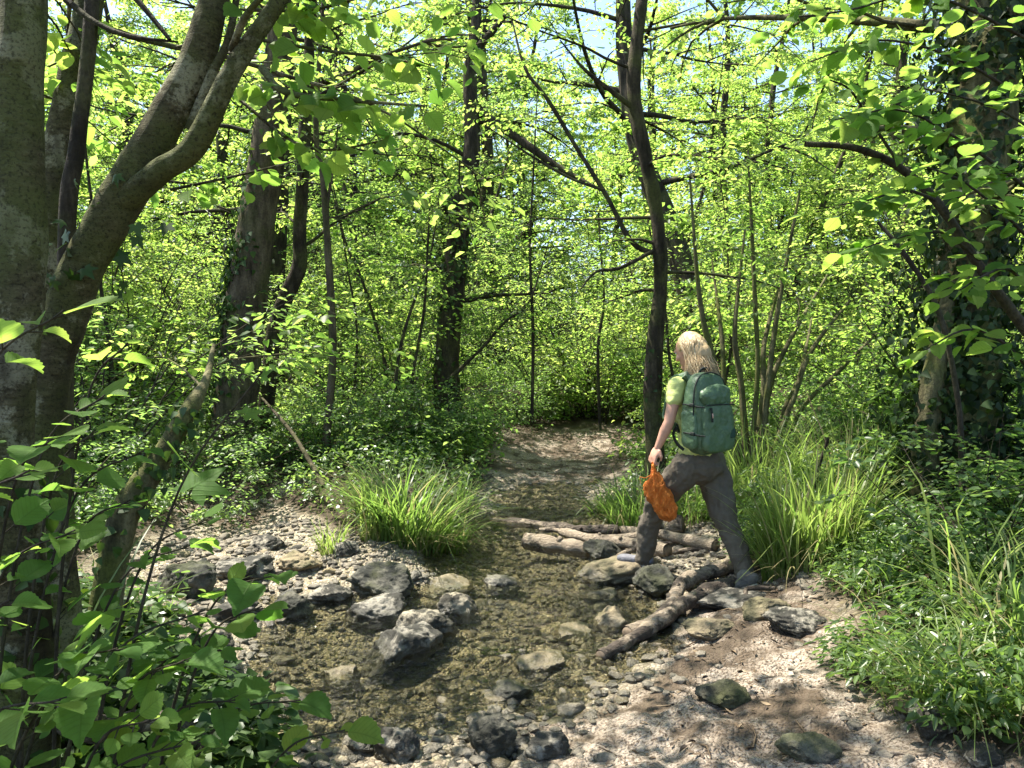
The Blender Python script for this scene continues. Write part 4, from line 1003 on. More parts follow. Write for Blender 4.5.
sedge(760, 510, .5, .9, 520, 'long pale grass below the coppiced stems, behind the backpack', 10, lean=(.2, .8), bright=.32, wid=.010)
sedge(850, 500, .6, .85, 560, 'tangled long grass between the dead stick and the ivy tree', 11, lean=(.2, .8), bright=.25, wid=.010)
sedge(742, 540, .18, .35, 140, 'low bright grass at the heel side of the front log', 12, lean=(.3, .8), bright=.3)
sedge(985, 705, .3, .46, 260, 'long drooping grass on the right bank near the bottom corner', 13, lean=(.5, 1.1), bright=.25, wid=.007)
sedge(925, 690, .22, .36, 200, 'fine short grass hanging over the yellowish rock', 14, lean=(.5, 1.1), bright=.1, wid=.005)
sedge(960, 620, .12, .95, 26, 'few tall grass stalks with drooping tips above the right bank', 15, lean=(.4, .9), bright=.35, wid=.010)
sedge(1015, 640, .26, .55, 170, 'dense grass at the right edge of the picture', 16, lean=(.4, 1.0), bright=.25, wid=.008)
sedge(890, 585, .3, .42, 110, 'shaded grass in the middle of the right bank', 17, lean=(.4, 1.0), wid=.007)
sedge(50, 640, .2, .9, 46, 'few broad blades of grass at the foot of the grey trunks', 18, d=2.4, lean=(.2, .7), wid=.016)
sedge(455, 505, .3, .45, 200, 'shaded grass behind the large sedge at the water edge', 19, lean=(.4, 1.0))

def cover(n, box, rng, hmax, size, per, test=None, tmpl=L_MID):
    lv = Leaves(); st = MB()
    x = rng.uniform(box[0], box[1], n); y = rng.uniform(box[2], box[3], n)
    k = (veg(x, y) > .52) & (np.abs(x) < .8 * y + 1.6)
    if test is not None: k &= test(x, y)
    x, y = x[k], y[k]; m = len(x)
    h = hmax * (.35 + .65 * np.clip(.5 + fb2(x, y, .9, 61, 3), 0, 1)) * rng.uniform(.6, 1.1, m)
    z = ground_z(x, y)
    for j in range(per):
        u = rng.uniform(.25, 1, m) if j else np.ones(m)
        a = rng.uniform(0, 6.28, m); rr = rng.uniform(.0, .11, m)
        p = np.stack([x + np.cos(a) * rr, y + np.sin(a) * rr, z + h * u], 1)
        D = np.stack([np.cos(a), np.sin(a), rng.normal(-.2, .3, m)], 1); N = np.stack([rng.normal(0, .4, m), rng.normal(0, .4, m), np.ones(m)], 1)
        lv.add(p, D, N, size * rng.uniform(.55, 1.2, m))
    return lv
rng = np.random.default_rng(90)
lv = cover(9000, (-9, 9, 1.4, 9.5), rng, .36, .055, 9)
tag(lv.mb(L_MID, rng).build('ground_cover', M['herb']), 'low herbs covering the banks', 'ground cover', kind='stuff')
lv = cover(9000, (-14, 14, 8, 18), rng, .6, .075, 9)
tag(lv.mb(L_MID, rng).build('ground_cover', M['leaf_cool']), 'low herbs and brambles under the trees', 'ground cover', kind='stuff')
lv = cover(2600, (-2.9, -.3, 1.2, 3.6), rng, .3, .06, 9)
tag(lv.mb(L_IVY, rng).build('ground_ivy', M['ivy']), 'dark ivy creeping under the hazel leaves', 'ground cover', kind='stuff')
lv = cover(5200, (1.4, 4.6, 2.2, 6.6), rng, .42, .05, 12)
tag(lv.mb(L_THIN, rng).build('ground_cover', M['herb']), 'narrow leaved herbs crowding the right bank', 'ground cover', kind='stuff')
mb = MB()
for k in range(420):
    x = rng.uniform(-7, 7); y = rng.uniform(4.2, 13)
    if veg([x], [y])[0] < .6 or near_path(x, y): continue
    a = rng.uniform(0, 6.28); L = rng.uniform(.4, 1.5); e = rng.uniform(.1, 1.3); p0 = np.array([x, y, gz(x, y)])
    p1 = p0 + L * np.array([math.cos(a) * math.cos(e), math.sin(a) * math.cos(e), math.sin(e)]); pm = (p0 + p1) / 2 + rng.normal(0, .08 * L, 3)
    tube(mb, spline([p0, pm, p1 + [0, 0, -.1 * L]], 8), [.006, .0045, .002], 5)
tag(mb.build('dead_twigs', M['bark']), 'dead twigs and bare stalks tangled through the undergrowth', 'twigs', kind='stuff')
# thin grass mixed into the herbs of the banks
mb = MB()
x = rng.uniform(-8, 8, 17000); y = rng.uniform(1.8, 11, 17000); k = (veg(x, y) > .5) & (np.abs(x) < .8 * y + 1) & (fb2(x, y, .8, 71, 2) > -.15); x, y = x[k], y[k]; n = len(x)
blades(mb, np.stack([x, y, ground_z(x, y) - .02], 1), rng.uniform(.12, .42, n), rng.uniform(.003, .007, n), rng.uniform(0, 6.28, n), rng.uniform(.3, 1.1, n), rng, 4)
tag(mb.build('grass', M['grass']), 'thin grass among the herbs', 'grass', kind='stuff')

# herbs and brambles one can tell apart: waist high bushes at the edge of the clearing
rng = np.random.default_rng(92)
HERB = [proto_shrub('bramble_bush', 'low tangled bramble bush at the edge of the clearing', 'bramble bushes at the edge of the clearing', .75 + .2 * k, 16, 130, .05, 60 + k, ('leaf_cool', 'herb')[k % 2], splay=.9, spread=.09, r=.006, cat='bush') for k in range(3)]
HSPOT = [(-3.9, 7.4), (-3.2, 7.9), (-2.6, 8.1), (-2.0, 8.3), (-1.6, 8.6), (-1.1, 8.9), (-.9, 9.3), (-.9, 9.8), (-1.7, 9.6), (-.5, 10.9), (.1, 12.0), (.5, 12.6), (-2.9, 6.6), (-3.6, 6.0), (-3.0, 5.4), (-3.4, 4.6),
         (3.6, 7.0), (2.6, 9.2), (3.3, 8.3), (4.1, 7.6), (2.6, 10), (2.9, 11.5), (3.2, 6.4), (4.0, 6.2), (3.5, 5.4), (3.9, 4.8), (3.3, 4.4), (2.9, 5.9), (4.6, 5.4), (2.75, 4.3), (2.5, 3.7), (2.6, 12.8)]
for k, (x, y) in enumerate(HSPOT):
    x += rng.normal(0, .12); y += rng.normal(0, .12)
    plant(HERB, rng, x, y, rng.uniform(.75, 1.15))

# ------------------------------------------------------------------ hazel shoots at the left, close to the camera
def shoot(tip, d, label, seed, n=16, size=.085, foot=None, tmpl=None, mt='hazel', name='hazel_shoot', arch=.35, tilt=.35):
    rng = np.random.default_rng(seed); t = P(*tip, d); big = size; n = int(n * 1.05)
    fx, fy = (t[0] - .25 - rng.random() * .2, d + rng.uniform(-.1, .3)) if foot is None else foot
    f0 = np.array([fx, fy, gz(fx, fy) - .05])
    pk = f0 + (t - f0) * .55 + np.array([0, 0, arch * max(.15, t[2] - f0[2])])
    sp = spline([f0, f0 + (pk - f0) * .55 + [-.03, 0, .05], pk, t], 22)
    o = thing(name, f0, label, 'shoot', 'hazel shoots at the left bank'); mw = MB(); lv = Leaves()
    tube(mw, sp, [.007, .005, .003, .002], 6)
    m = n; u = np.linspace(.34, 1.0, m) + rng.normal(0, .015, m); u = np.clip(u, 0, .999)
    i = (u * 21).astype(int); p = sp[i]; T = norm(sp[np.minimum(i + 1, 21)] - sp[np.maximum(i - 1, 0)])
    Hh = norm(np.cross(T, np.array([0, 0, 1.0])) + 1e-6); sg = np.where(np.arange(m) % 2, 1, -1)[:, None]
    D = norm(Hh * sg * .9 + T * .7 + rng.normal(0, .22, (m, 3)) + np.array([0, 0, -.18])); D[-1] = norm(T[-1] + [0, 0, -.2])
    q = p + D * .03
    for a, b in zip(p, q): tube(mw, [a, b], [.0018, .0014], 4)
    N = np.stack([rng.normal(0, tilt, m), rng.normal(-.15, tilt, m), np.ones(m)], 1)
    lv.add(q, D, N, size * rng.uniform(.45, 1.1, m) * np.where(rng.random(m) < .25, .6, 1))
    mw.build('stem', M['twig'], o); lv.mb(L_HAZEL if tmpl is None else tmpl, rng).build('leaves', M[mt], o)
SHOOTS = [((118, 648), 1.55, 'hazel shoot with two big ribbed leaves catching the light, lower left', 14, .10), ((285, 572), 1.9, 'hazel shoot reaching furthest right over the stream in a spray of ribbed leaves', 15, .105),
          ((262, 606), 1.8, 'hazel shoot hanging just under the spray that reaches furthest right', 12, .10), ((64, 310), 1.5, 'tall hazel shoot in front of the forked trunk with one round hanging leaf', 11, .125),
          ((130, 340), 1.7, 'hazel shoot with bright leaves crossing the foot of the forked trunk', 8, .10), ((30, 470), 1.4, 'hazel shoot before the thick upright grey trunk', 10, .085),
          ((190, 545), 1.9, 'hazel shoot with drooping leaves over the grey mossy boulder', 14, .09), ((90, 580), 1.5, 'shaded hazel shoot at the left with level leaves', 14, .09),
          ((185, 660), 1.6, 'hazel shoot with pale undersides turned up, above the lower left corner', 14, .09), ((60, 700), 1.35, 'dark hazel shoot in the lower left corner', 14, .09),
          ((150, 720), 1.45, 'broad leaved hazel shoot along the bottom edge at the left', 14, .09), ((235, 700), 1.7, 'low hazel shoot over the wet stones at lower left', 14, .085),
          ((345, 730), 1.9, 'leafy shoot standing between the wet stones at the bottom edge', 12, .085), ((280, 745), 1.75, 'hazel shoot close to the bottom edge left of the white pitted rock', 14, .085),
          ((10, 600), 1.4, 'hazel shoot cut by the left edge of the picture', 12, .085), ((130, 500), 1.9, 'slender hazel shoot in front of the leaning dark trunk', 12, .08),
          ((95, 430), 1.8, 'upright hazel shoot between the forked trunk and the leaning dark trunk', 12, .08), ((40, 760), 1.3, 'lowest hazel shoot at the left bottom corner', 12, .085), ((205, 610), 1.75, 'hazel shoot with small leaves under the spray over the stream', 12, .08)]
SHOOTS += [((110, 690), 1.5, 'hazel shoot with dusky leaves between the two big ribbed leaves and the bottom corner', 16, .09), ((20, 540), 1.5, 'hazel shoot with small leaves against the root of the grey trunks', 14, .07), ((220, 650), 1.7, 'hazel shoot spreading over the whitish rock at lower left', 16, .085),
  ((300, 700), 1.85, 'hazel shoot leaning over the flat greenish slab', 14, .08), ((150, 600), 1.6, 'hazel shoot in the middle of the left thicket', 16, .085), ((75, 530), 1.7, 'shaded hazel shoot behind the left thicket beside the leaning dark trunk', 14, .08), ((200, 740), 1.55, 'hazel shoot at the bottom edge over the mossy fallen branch', 16, .09), ((40, 650), 1.45, 'half hidden hazel shoot in the shade under the grey trunks', 14, .085)]
SHOOTS = [q for k, q in enumerate(SHOOTS) if k not in (7, 13, 17, 20, 23, 26)]
SHOOTS += [((105, 395), 1.75, 'upright hazel shoot rising in front of the forked trunk to half its height', 12, .085), ((55, 435), 1.55, 'upright hazel shoot at the left edge standing before the thick upright trunk', 11, .085), ((145, 450), 1.85, 'thin upright hazel shoot beside the leaning dark trunk', 11, .08),
  ((205, 520), 1.95, 'thin hazel shoot alone over the pale gravel, right of the leaning dark trunk', 10, .08)]
for k, (tip, d, lab, n, sz) in enumerate(SHOOTS): shoot(tip, d, lab, 200 + k, n, sz)
shoot((262, 372), 1.75, 'maple twig with three broad lobed leaves in front of the ivy clad trunk', 240, 6, .17, (-1.1, 1.9), L_MAPLE, 'hazel', 'maple_shoot', .25, .5)

# ------------------------------------------------------------------ the walker
def simple(name, col, rough=.8, bumps=None, spec=.3, var=.0, trans=None, mottl=0):
    m, t, b, out = mat(name)
    p = geo_pos(t); c = None
    if var:
        n = noise_n(t, p, 22, 4)
        c = ramp(t, n, [(.3, tuple(v * (1 - var) for v in col)), (.7, tuple(min(1, v * (1 + var)) for v in col))]); t.links.new(c, b.inputs['Base Color'])
    else: b.inputs['Base Color'].default_value = (*col, 1)
    b.inputs['Roughness'].default_value = rough; b.inputs['Specular IOR Level'].default_value = spec
    if bumps:
        h = None
        for sc, k in bumps[0]:
            q = math_n(t, 'MULTIPLY', noise_n(t, p, sc, 3), k); h = q if h is None else math_n(t, 'ADD', h, q)
        bump(t, h, bumps[1], .02, b)
    return m
M['skin'] = simple('skin', (.50, .27, .19), .5, ([(60, 1)], .08), .35, .08)
M['shirt'] = simple('lime_cotton', (.50, .54, .20), .9, ([(14, 1), (300, .15)], .5), .15, .06)
M['trousers'] = simple('grey_brown_cloth', (.10, .085, .066), .85, ([(11, 1), (28, .5), (400, .08)], .8), .2, .10)
M['pack'] = simple('green_pack_cloth', (.062, .112, .055), .5, ([(12, 1), (30, .5), (500, .06)], .5), .5, .10)
M['pack_dark'] = simple('black_webbing', (.012, .016, .014), .7, ([(200, 1)], .2))
M['patch'] = simple('dark_patch', (.02, .05, .035), .7)
M['pull'] = simple('pale_cord', (.5, .32, .26), .6)
M['shoe_pale'] = simple('pale_shoe', (.15, .148, .165), .7, ([(60, 1), (200, .5)], .4), .3, .3)
M['shoe_grey'] = simple('grey_shoe', (.13, .12, .105), .7, ([(60, 1), (200, .5)], .4), .3, .3)
M['sole'] = simple('shoe_sole', (.40, .37, .31), .8)
M['brow'] = simple('brow', (.14, .08, .04), .8)
M['eye'] = simple('eye_white', (.7, .7, .68), .2)
M['iris'] = simple('iris', (.05, .06, .07), .2)
M['lip'] = simple('lip', (.45, .16, .13), .5)
def hair_mat():
    m, t, b, out = mat('blond_hair')
    at = nd(t, 'ShaderNodeAttribute', attribute_name='lv').outputs['Fac']
    t.links.new(ramp(t, at, [(0, (.22, .14, .07)), (.5, (.46, .33, .18)), (1, (.66, .54, .34))]), b.inputs['Base Color'])
    b.inputs['Roughness'].default_value = .42; b.inputs['Specular IOR Level'].default_value = .45
    return m
M['hair'] = hair_mat()
def net_mat():
    m, t, b, out = mat('orange_net')
    p = geo_pos(t); e = voro(t, p, 150, 'DISTANCE_TO_EDGE'); n = noise_n(t, p, 24, 4)
    c = ramp(t, e, [(0.0, (1.0, .40, .08)), (.12, (.96, .34, .06)), (.3, (.78, .20, .03))])
    c = mixc(t, ramp(t, n, [(.3, .3), (.55, 0.0)]), c, (.6, .11, .02))
    t.links.new(c, b.inputs['Base Color']); b.inputs['Roughness'].default_value = .55
    bump(t, math_n(t, 'ADD', n, math_n(t, 'MULTIPLY', e, -1.2)), .9, .012, b)
    tr = nd(t, 'ShaderNodeBsdfTranslucent'); t.links.new(c, tr.inputs[0])
    mx = nd(t, 'ShaderNodeMixShader'); mx.inputs[0].default_value = .3
    t.links.new(b.outputs[0], mx.inputs[1]); t.links.new(tr.outputs[0], mx.inputs[2]); t.links.new(mx.outputs[0], out.inputs[0])
    return m
M['net'] = net_mat()

def capsule(mb, p0, p1, r0, r1, sides=18):
    p0, p1 = np.array(p0, float), np.array(p1, float); ax = norm(p1 - p0)
    a = np.linspace(0, math.pi / 2, 6)
    pts = [p0 - ax * r0 * math.cos(k) for k in a] + [p0 + (p1 - p0) * k for k in (.25, .5, .75)] + [p1 + ax * r1 * math.sin(k) for k in a]
    rad = [max(r0 * math.sin(k), r0 * .02) for k in a] + [r0 + (r1 - r0) * k for k in (.25, .5, .75)] + [max(r1 * math.cos(k), r1 * .02) for k in a]
    n = len(pts); T = ax; U = norm(np.cross(T, [.3, .5, .81])); V = np.cross(T, U); ang = np.linspace(0, 2 * math.pi, sides, endpoint=False)
    v = np.concatenate([pts[i] + rad[i] * (np.cos(ang)[:, None] * U + np.sin(ang)[:, None] * V) for i in range(n)])
    i = np.arange(n - 1)[:, None] * sides; j = np.arange(sides)[None]; j2 = (j + 1) % sides
    q = np.stack([i + j, i + j2, i + sides + j2, i + sides + j], -1).reshape(-1, 4)
    v = np.vstack([v, pts[0], pts[-1]]); t_ = [(len(v) - 2, (k + 1) % sides, k) for k in range(sides)] + [(len(v) - 1, (n - 1) * sides + k, (n - 1) * sides + (k + 1) % sides) for k in range(sides)]
    mb.add(v, q, t_)
def chain(mb, pts, rads):
    for k in range(len(pts) - 1): capsule(mb, pts[k], pts[k + 1], rads[k], rads[k + 1])
def ellips(mb, c, X, Y, Z, rx, ry, rz, n=2.0, sub=4, fn=None):
    v, f_ = ICO[sub]; v = v * (np.sum(np.abs(v) ** n, 1) ** (-1 / n))[:, None]
    if fn is not None: v = fn(v.copy())
    mb.add(np.array(c) + v[:, 0:1] * rx * np.array(X) + v[:, 1:2] * ry * np.array(Y) + v[:, 2:3] * rz * np.array(Z), None, f_)
def remesh(mb, name, mat_, parent, vox, smooth=4, disp=None, sfac=.5):
    me = mb.mesh('tmp'); o = bpy.data.objects.new('tmp', me); COL.objects.link(o)
    m = o.modifiers.new('r', 'REMESH'); m.mode = 'VOXEL'; m.voxel_size = vox; m.use_smooth_shade = True
    s = o.modifiers.new('s', 'SMOOTH'); s.iterations = smooth; s.factor = sfac
    dg = bpy.context.evaluated_depsgraph_get(); dg.update()
    nm = bpy.data.meshes.new_from_object(o.evaluated_get(dg)); bpy.data.objects.remove(o)
    if disp is not None:
        k = len(nm.vertices); co = np.zeros(k * 3, np.float32); no = np.zeros(k * 3, np.float32)
        nm.vertices.foreach_get('co', co); nm.vertex_normals.foreach_get('vector', no)
        co = co.reshape(-1, 3).astype(float); co += no.reshape(-1, 3) * disp(co)[:, None]
        nm.vertices.foreach_set('co', co.ravel().astype(np.float32)); nm.update()
    nm.name = name; nm.materials.clear(); nm.materials.append(mat_)
    r = bpy.data.objects.new(name, nm); COL.objects.link(r)
    if parent is not None:
        r.parent = parent; r.location = -parent.location
    return r
Zv = np.array([0, 0, 1.0])
hipL, hipR = P(687, 470, 4.86), P(711, 470, 5.0)
kneL, ankL = P(655, 505, 5.04), P(644, 552, 5.12)
kneR, ankR = P(727, 522, 4.85), P(747, 572, 4.68)
pel, wai, che = P(699, 460, 4.93), P(696, 436, 4.96), P(693, 404, 4.98)
shL, shR, nek = P(677, 386, 4.86), P(708, 386, 5.10), P(692, 374, 5.0)
hd = P(689, 350.5, 5.0)
elL, wrL = P(669, 422, 4.80), P(658, 447, 4.82)
elR, wrR = P(704, 424, 5.24), P(682, 420, 5.34)
ft = norm(np.array([-.53, .85, 0])); rt = np.array([ft[1], -ft[0], 0])
ff = norm(np.array([-.66, .68, -.36])); fr = norm(np.cross(ff, Zv)); fu = np.cross(fr, ff)
walker = thing('person', (1.2, 4.95, .1), 'walker with blond hair, lime shirt and grey trousers stepping over the stream stones', 'person')
# body: one continuous skin
mb = MB()
ellips(mb, pel + Zv * .03, rt, ft, Zv, .15, .10, .09); chain(mb, [pel, wai, che], [.11, .105, .115]); ellips(mb, che, rt, ft, Zv, .15, .10, .15)
chain(mb, [shL, che + Zv * .08, shR], [.05, .075, .05]); chain(mb, [che + Zv * .1, nek, hd - fu * .03], [.07, .05, .05])
ellips(mb, hd, fr, ff, fu, .072, .092, .112); ellips(mb, hd - fu * .055 + ff * .03, fr, ff, fu, .052, .058, .058)
nose = hd + ff * .088 - fu * .012
chain(mb, [nose + fu * .03 - ff * .006, nose, nose + ff * .02 - fu * .016], [.010, .011, .011]); capsule(mb, hd + ff * .075 - fu * .093 - ff * .005, hd + ff * .08 - fu * .093, .02, .017)
for s in (-1, 1):
    e = hd + fr * s * .072 - fu * .008; ellips(mb, e, fr, ff, fu, .010, .017, .028, sub=3)
    ellips(mb, hd + ff * .083 + fr * s * .03 + fu * .022, fr, ff, fu, .022, .010, .008, sub=3)
    ellips(mb, hd + ff * .066 + fr * s * .04 - fu * .028, fr, ff, fu, .024, .018, .022, sub=3)
for a, b, c in ((shL, elL, wrL), (shR, elR, wrR)):
    chain(mb, [a, a + (b - a) * .45, b, b + (c - b) * .35, c], [.047, .043, .034, .036, .023])
for a, b, c in ((hipL, kneL, ankL), (hipR, kneR, ankR)):
    chain(mb, [a + (b - a) * .12, a + (b - a) * .5, b, b + (c - b) * .35, c], [.08, .072, .052, .052, .034])
    fd = norm(np.array([-.85, .5, 0])); chain(mb, [c, c - Zv * .06 + fd * .03, c - Zv * .072 + fd * .10], [.033, .024, .016])
# left hand: fist closed round the neck of the bag; right hand on the strap
hdn = norm(wrL * 0 + P(653, 458, 4.82) - wrL)
def hand(mb, wr, d, palm_n, grip):
    side = norm(np.cross(d, palm_n)); pc = wr + d * .045
    ellips(mb, pc, side, palm_n, d, .038, .015, .046, 2.6, 3)
    for k, (off, L) in enumerate(((.029, .068), (.010, .076), (-.010, .071), (-.028, .056))):
        b = pc + d * .036 + side * off; p1 = b + d * L * .42 + palm_n * .006; p2 = p1 + (d * .25 + palm_n) * L * .34 * grip; p3 = p2 + (palm_n * .5 - d * .9) * L * .28 * grip
        chain(mb, [pc + side * off * .6, b, p1, p2, p3], [.009, .0095, .0085, .008, .007])
    tb = wr + d * .02 + side * .030; t1 = tb + side * .022 + d * .028 + palm_n * .012; t2 = t1 + d * .026 + palm_n * .018 - side * .008
    chain(mb, [tb - side * .012, tb, t1, t2], [.011, .012, .010, .008])
hand(mb, wrL, hdn, norm(np.array([.75, .45, -.2])), 1.0)
hand(mb, wrR, norm(P(676, 414, 5.36) - wrR), norm(np.array([.6, -.7, 0])), 1.0)
remesh(mb, 'body', M['skin'], walker, .0055, 3)
for s in (-1, 1):
    e = hd + ff * .078 + fr * s * .03 + fu * .008
    m1 = MB(); ellips(m1, e, fr, ff, fu, .013, .009, .008, sub=3); eo = m1.build('eye', M['eye'], walker)
    m1 = MB(); ellips(m1, e + ff * .006, fr, ff, fu, .005, .004, .005, sub=2); io = m1.build('iris', M['iris'], None); io.parent = eo
    m1 = MB(); tube(m1, [e + fu * .018 - fr * s * .014 + ff * .004, e + fu * .022 + ff * .006, e + fu * .018 + fr * s * .016], [.003, .004, .002], 6); m1.build('eyebrow', M['brow'], walker)
m1 = MB(); tube(m1, [hd + ff * .074 - fu * .06 - fr * .02, hd + ff * .087 - fu * .058, hd + ff * .074 - fu * .06 + fr * .02], [.003, .006, .003], 8); m1.build('mouth', M['lip'], walker)

def folds(amp, sc, seed):
    return lambda co: amp * fbm(co * np.array([sc, sc, sc * .75]), seed, 3) - amp * .6 * np.abs(fbm(co * sc * 1.9 + 5, seed + 3, 2))
# lime shirt
mb = MB()
ellips(mb, che, rt, ft, Zv, .172, .122, .17); chain(mb, [pel + Zv * .06, wai, che], [.128, .122, .13]); ellips(mb, pel + Zv * .06, rt, ft, Zv, .168, .122, .06)
chain(mb, [shL, che + Zv * .085, shR], [.062, .085, .062]); capsule(mb, che + Zv * .08, nek - Zv * .012, .085, .06)
for a, b in ((shL, elL), (shR, elR)): capsule(mb, a, a + (b - a) * .38, .062, .058)
remesh(mb, 'shirt', M['shirt'], walker, .009, 4, folds(.010, 13, 3))
# trousers
mb = MB()
ellips(mb, pel - Zv * .01, rt, ft, Zv, .185, .138, .115, 2.3); ellips(mb, pel - Zv * .05 - ft * .035, rt, ft, Zv, .165, .12, .10)
hm = (hipL + hipR) / 2
chain(mb, [hipL + Zv * .02, hipL + (kneL - hipL) * .5, kneL, kneL + (ankL - kneL) * .4, ankL - Zv * .045], [.112, .10, .077, .075, .062])
chain(mb, [hipR + Zv * .02, hipR + (kneR - hipR) * .5, kneR, kneR + (ankR - kneR) * .4, ankR - Zv * .015], [.115, .108, .080, .073, .055])
remesh(mb, 'trousers', M['trousers'], walker, .009, 4, folds(.016, 11, 7))
# shoes
def shoe(ank, toe, heel, m_, upz):
    d = norm(toe - heel); L = np.linalg.norm(toe - heel); s = norm(np.cross(d, Zv)); u = np.cross(s, d)
    mb = MB(); c = (toe + heel) / 2
    ellips(mb, heel + d * L * .25 + u * .035, s, d, u, .036, .07, .038, 2.6); ellips(mb, c + d * .05 + u * .024, s, d, u, .042, .085, .030, 2.5); ellips(mb, heel + d * .055 + u * .065, s, d, u, .037, .05, .042)
    capsule(mb, ank - Zv * .02, ank - Zv * .06, .043, .043)
    o = remesh(mb, 'shoe', m_, walker, .007, 4)
    mb = MB(); ellips(mb, c - u * .004, s, d, u, .046, L * .52, .014, 3.5, 4, lambda v: v * np.stack([1 - .18 * (v[:, 1] < 0) * -v[:, 1], np.ones(len(v)), np.ones(len(v))], 1))
    so = mb.build('sole', M['sole'], None); so.parent = o
tL = norm(np.array([-.86, .45, 0]))
shoe(ankL, ankL - Zv * .085 + tL * .185, ankL - Zv * .085 - tL * .06, M['shoe_pale'], 0)
shoe(ankR, P(731, 591, 4.66), P(757, 583, 4.62), M['shoe_grey'], 0)
# hair: a full head of strands falling to the shoulders
rng = np.random.default_rng(31)
mb = MB(); ellips(mb, hd + fu * .012 - ff * .022, fr, ff, fu, .083, .090, .112)
back = hd - ff * .05 - fu * .06 + rt * .01
hb = norm(np.array([.5, -.85, 0]))
chain(mb, [hd - ff * .04 + fu * .02, hd - ff * .055 - fu * .05 + hb * .02, P(700, 374, 4.93)], [.085, .078, .05])
sh_ = remesh(mb, 'hair', M['hair'], walker, .008, 4, lambda co: .006 * fbm(co * np.array([60, 60, 6]), 4, 3))
a_ = sh_.data.attributes.new('lv', 'FLOAT', 'POINT'); a_.data.foreach_set('value', np.full(len(sh_.data.vertices), .35, np.float32))
mb = MB(); n = 0
while n < 2600:
    v = norm(rng.normal(size=3))
    if v[2] < -.15 or (v[1] > .55 and v[2] < .75): continue
    n += 1
    root = hd + fu * .012 - ff * .02 + (fr * v[0] * .082 + ff * v[1] * .09 + fu * v[2] * .112)
    o_ = norm(fr * v[0] + ff * min(v[1], .2) * .6 + hb * .25); out_ = root + o_ * .02
    ln = rng.uniform(.14, .24); sp0 = hd + o_ * rng.uniform(.085, .10) - ff * .012 + hb * rng.uniform(0, .03)
    p2 = sp0 + np.array([0, 0, -.03]); p3 = sp0 + hb * .035 * rng.uniform(.4, 1.6) + np.array([0, 0, -ln * .62]) + rng.normal(0, .008, 3)
    p4 = p3 + hb * .02 + np.array([0, 0, -ln * .38]) + rng.normal(0, .02, 3)
    sp = spline([root, (root + sp0) / 2 + fu * .016 + o_ * .008, p2, p3, p4], 16); wv_ = np.linspace(0, 1, 16)[:, None] * np.sin(np.linspace(0, 9, 16) + rng.uniform(0, 6))[:, None]; sp = sp + wv_ * .009 * norm(rng.normal(size=3))
    tube(mb, sp, np.array([.0024, .003, .0027, .002, .0006]) * rng.uniform(.4, .95), 4, lv=np.clip(rng.normal(.45, .33), 0, 1))
st_ = mb.build('strands', M['hair'], None); st_.parent = sh_
# green backpack
Cb = P(706, 413, 4.79); bb = -ft; bu = norm(Zv + ft * .05); br_ = rt
pack = thing('backpack', tuple(Cb), 'green backpack with a front pocket and black zip worn by the walker', 'backpack')
def tap(v):
    k = 1 - .16 * np.clip(v[:, 2] - .25, 0, 1) / .75; v[:, 0] *= k; v[:, 1] *= 1 - .25 * np.clip(v[:, 2], 0, 1); return v
pf = lambda co: .006 * fbm(co * 14, 9, 3)
mb = MB(); ellips(mb, Cb, br_, bb, bu, .155, .088, .262, 4.2, 5, tap); remesh(mb, 'pack_body', M['pack'], pack, .008, 3, pf)
mb = MB(); ellips(mb, Cb + bb * .078 - bu * .085 + br_ * .01, br_, bb, bu, .135, .040, .160, 5, 5); remesh(mb, 'front_pocket', M['pack'], pack, .007, 3, pf)
mb = MB(); ellips(mb, Cb + bb * .074 + bu * .118 + br_ * .008, br_, bb, bu, .132, .042, .068, 3.2, 5, lambda v: v * np.stack([1 - .12 * np.clip(v[:, 2], 0, 1), 1 - .3 * np.clip(v[:, 2], 0, 1), np.ones(len(v))], 1)); remesh(mb, 'lid', M['pack'], pack, .006, 3, lambda co: .008 * fbm(co * 22, 19, 3))
mb = MB(); ellips(mb, Cb - br_ * .150 - bu * .10 + bb * .0, br_, bb, bu, .022, .066, .125, 4, 4); remesh(mb, 'side_pocket', M['pack'], pack, .007, 3, pf)
def bp(r, b, u): return Cb + br_ * r + bb * b + bu * u
mb = MB(); tube(mb, spline([bp(-.158, .045, -.02), bp(-.157, .048, .10), bp(-.128, .045, .20), bp(-.06, .04, .253), bp(.04, .04, .258), bp(.11, .045, .215), bp(.14, .05, .12)], 30), .005, 6); mb.build('zip', M['pack_dark'], pack)
mb = MB(); tube(mb, spline([bp(-.122, .113, .058), bp(0, .121, .062), bp(.14, .113, .058)], 14), .004, 6); mb.build('zip', M['pack_dark'], pack)
mb = MB(); tube(mb, spline([bp(-.085, .124, .045), bp(-.083, .130, .0), bp(-.080, .128, -.045)], 8), [.008, .006, .007], 8, cap=True); zp = mb.build('zip_pull', M['pack_dark'], pack)
mb = MB(); tube(mb, [bp(-.083, .134, .01), bp(-.081, .133, -.02)], [.005, .005], 8, cap=True); c_ = mb.build('cord', M['pull'], None); c_.parent = zp; c_.location = zp.location * 0
mb = MB(); ellips(mb, bp(.112, .117, -.125), br_, bb, bu, .024, .004, .03, 8, 3); mb.build('logo_patch', M['patch'], pack)
mb = MB(); tube(mb, spline([bp(-.03, -.02, .25), bp(-.03, .0, .285), bp(.03, .0, .285), bp(.03, -.02, .25)], 12), .008, 8); mb.build('carry_loop', M['pack_dark'], pack)
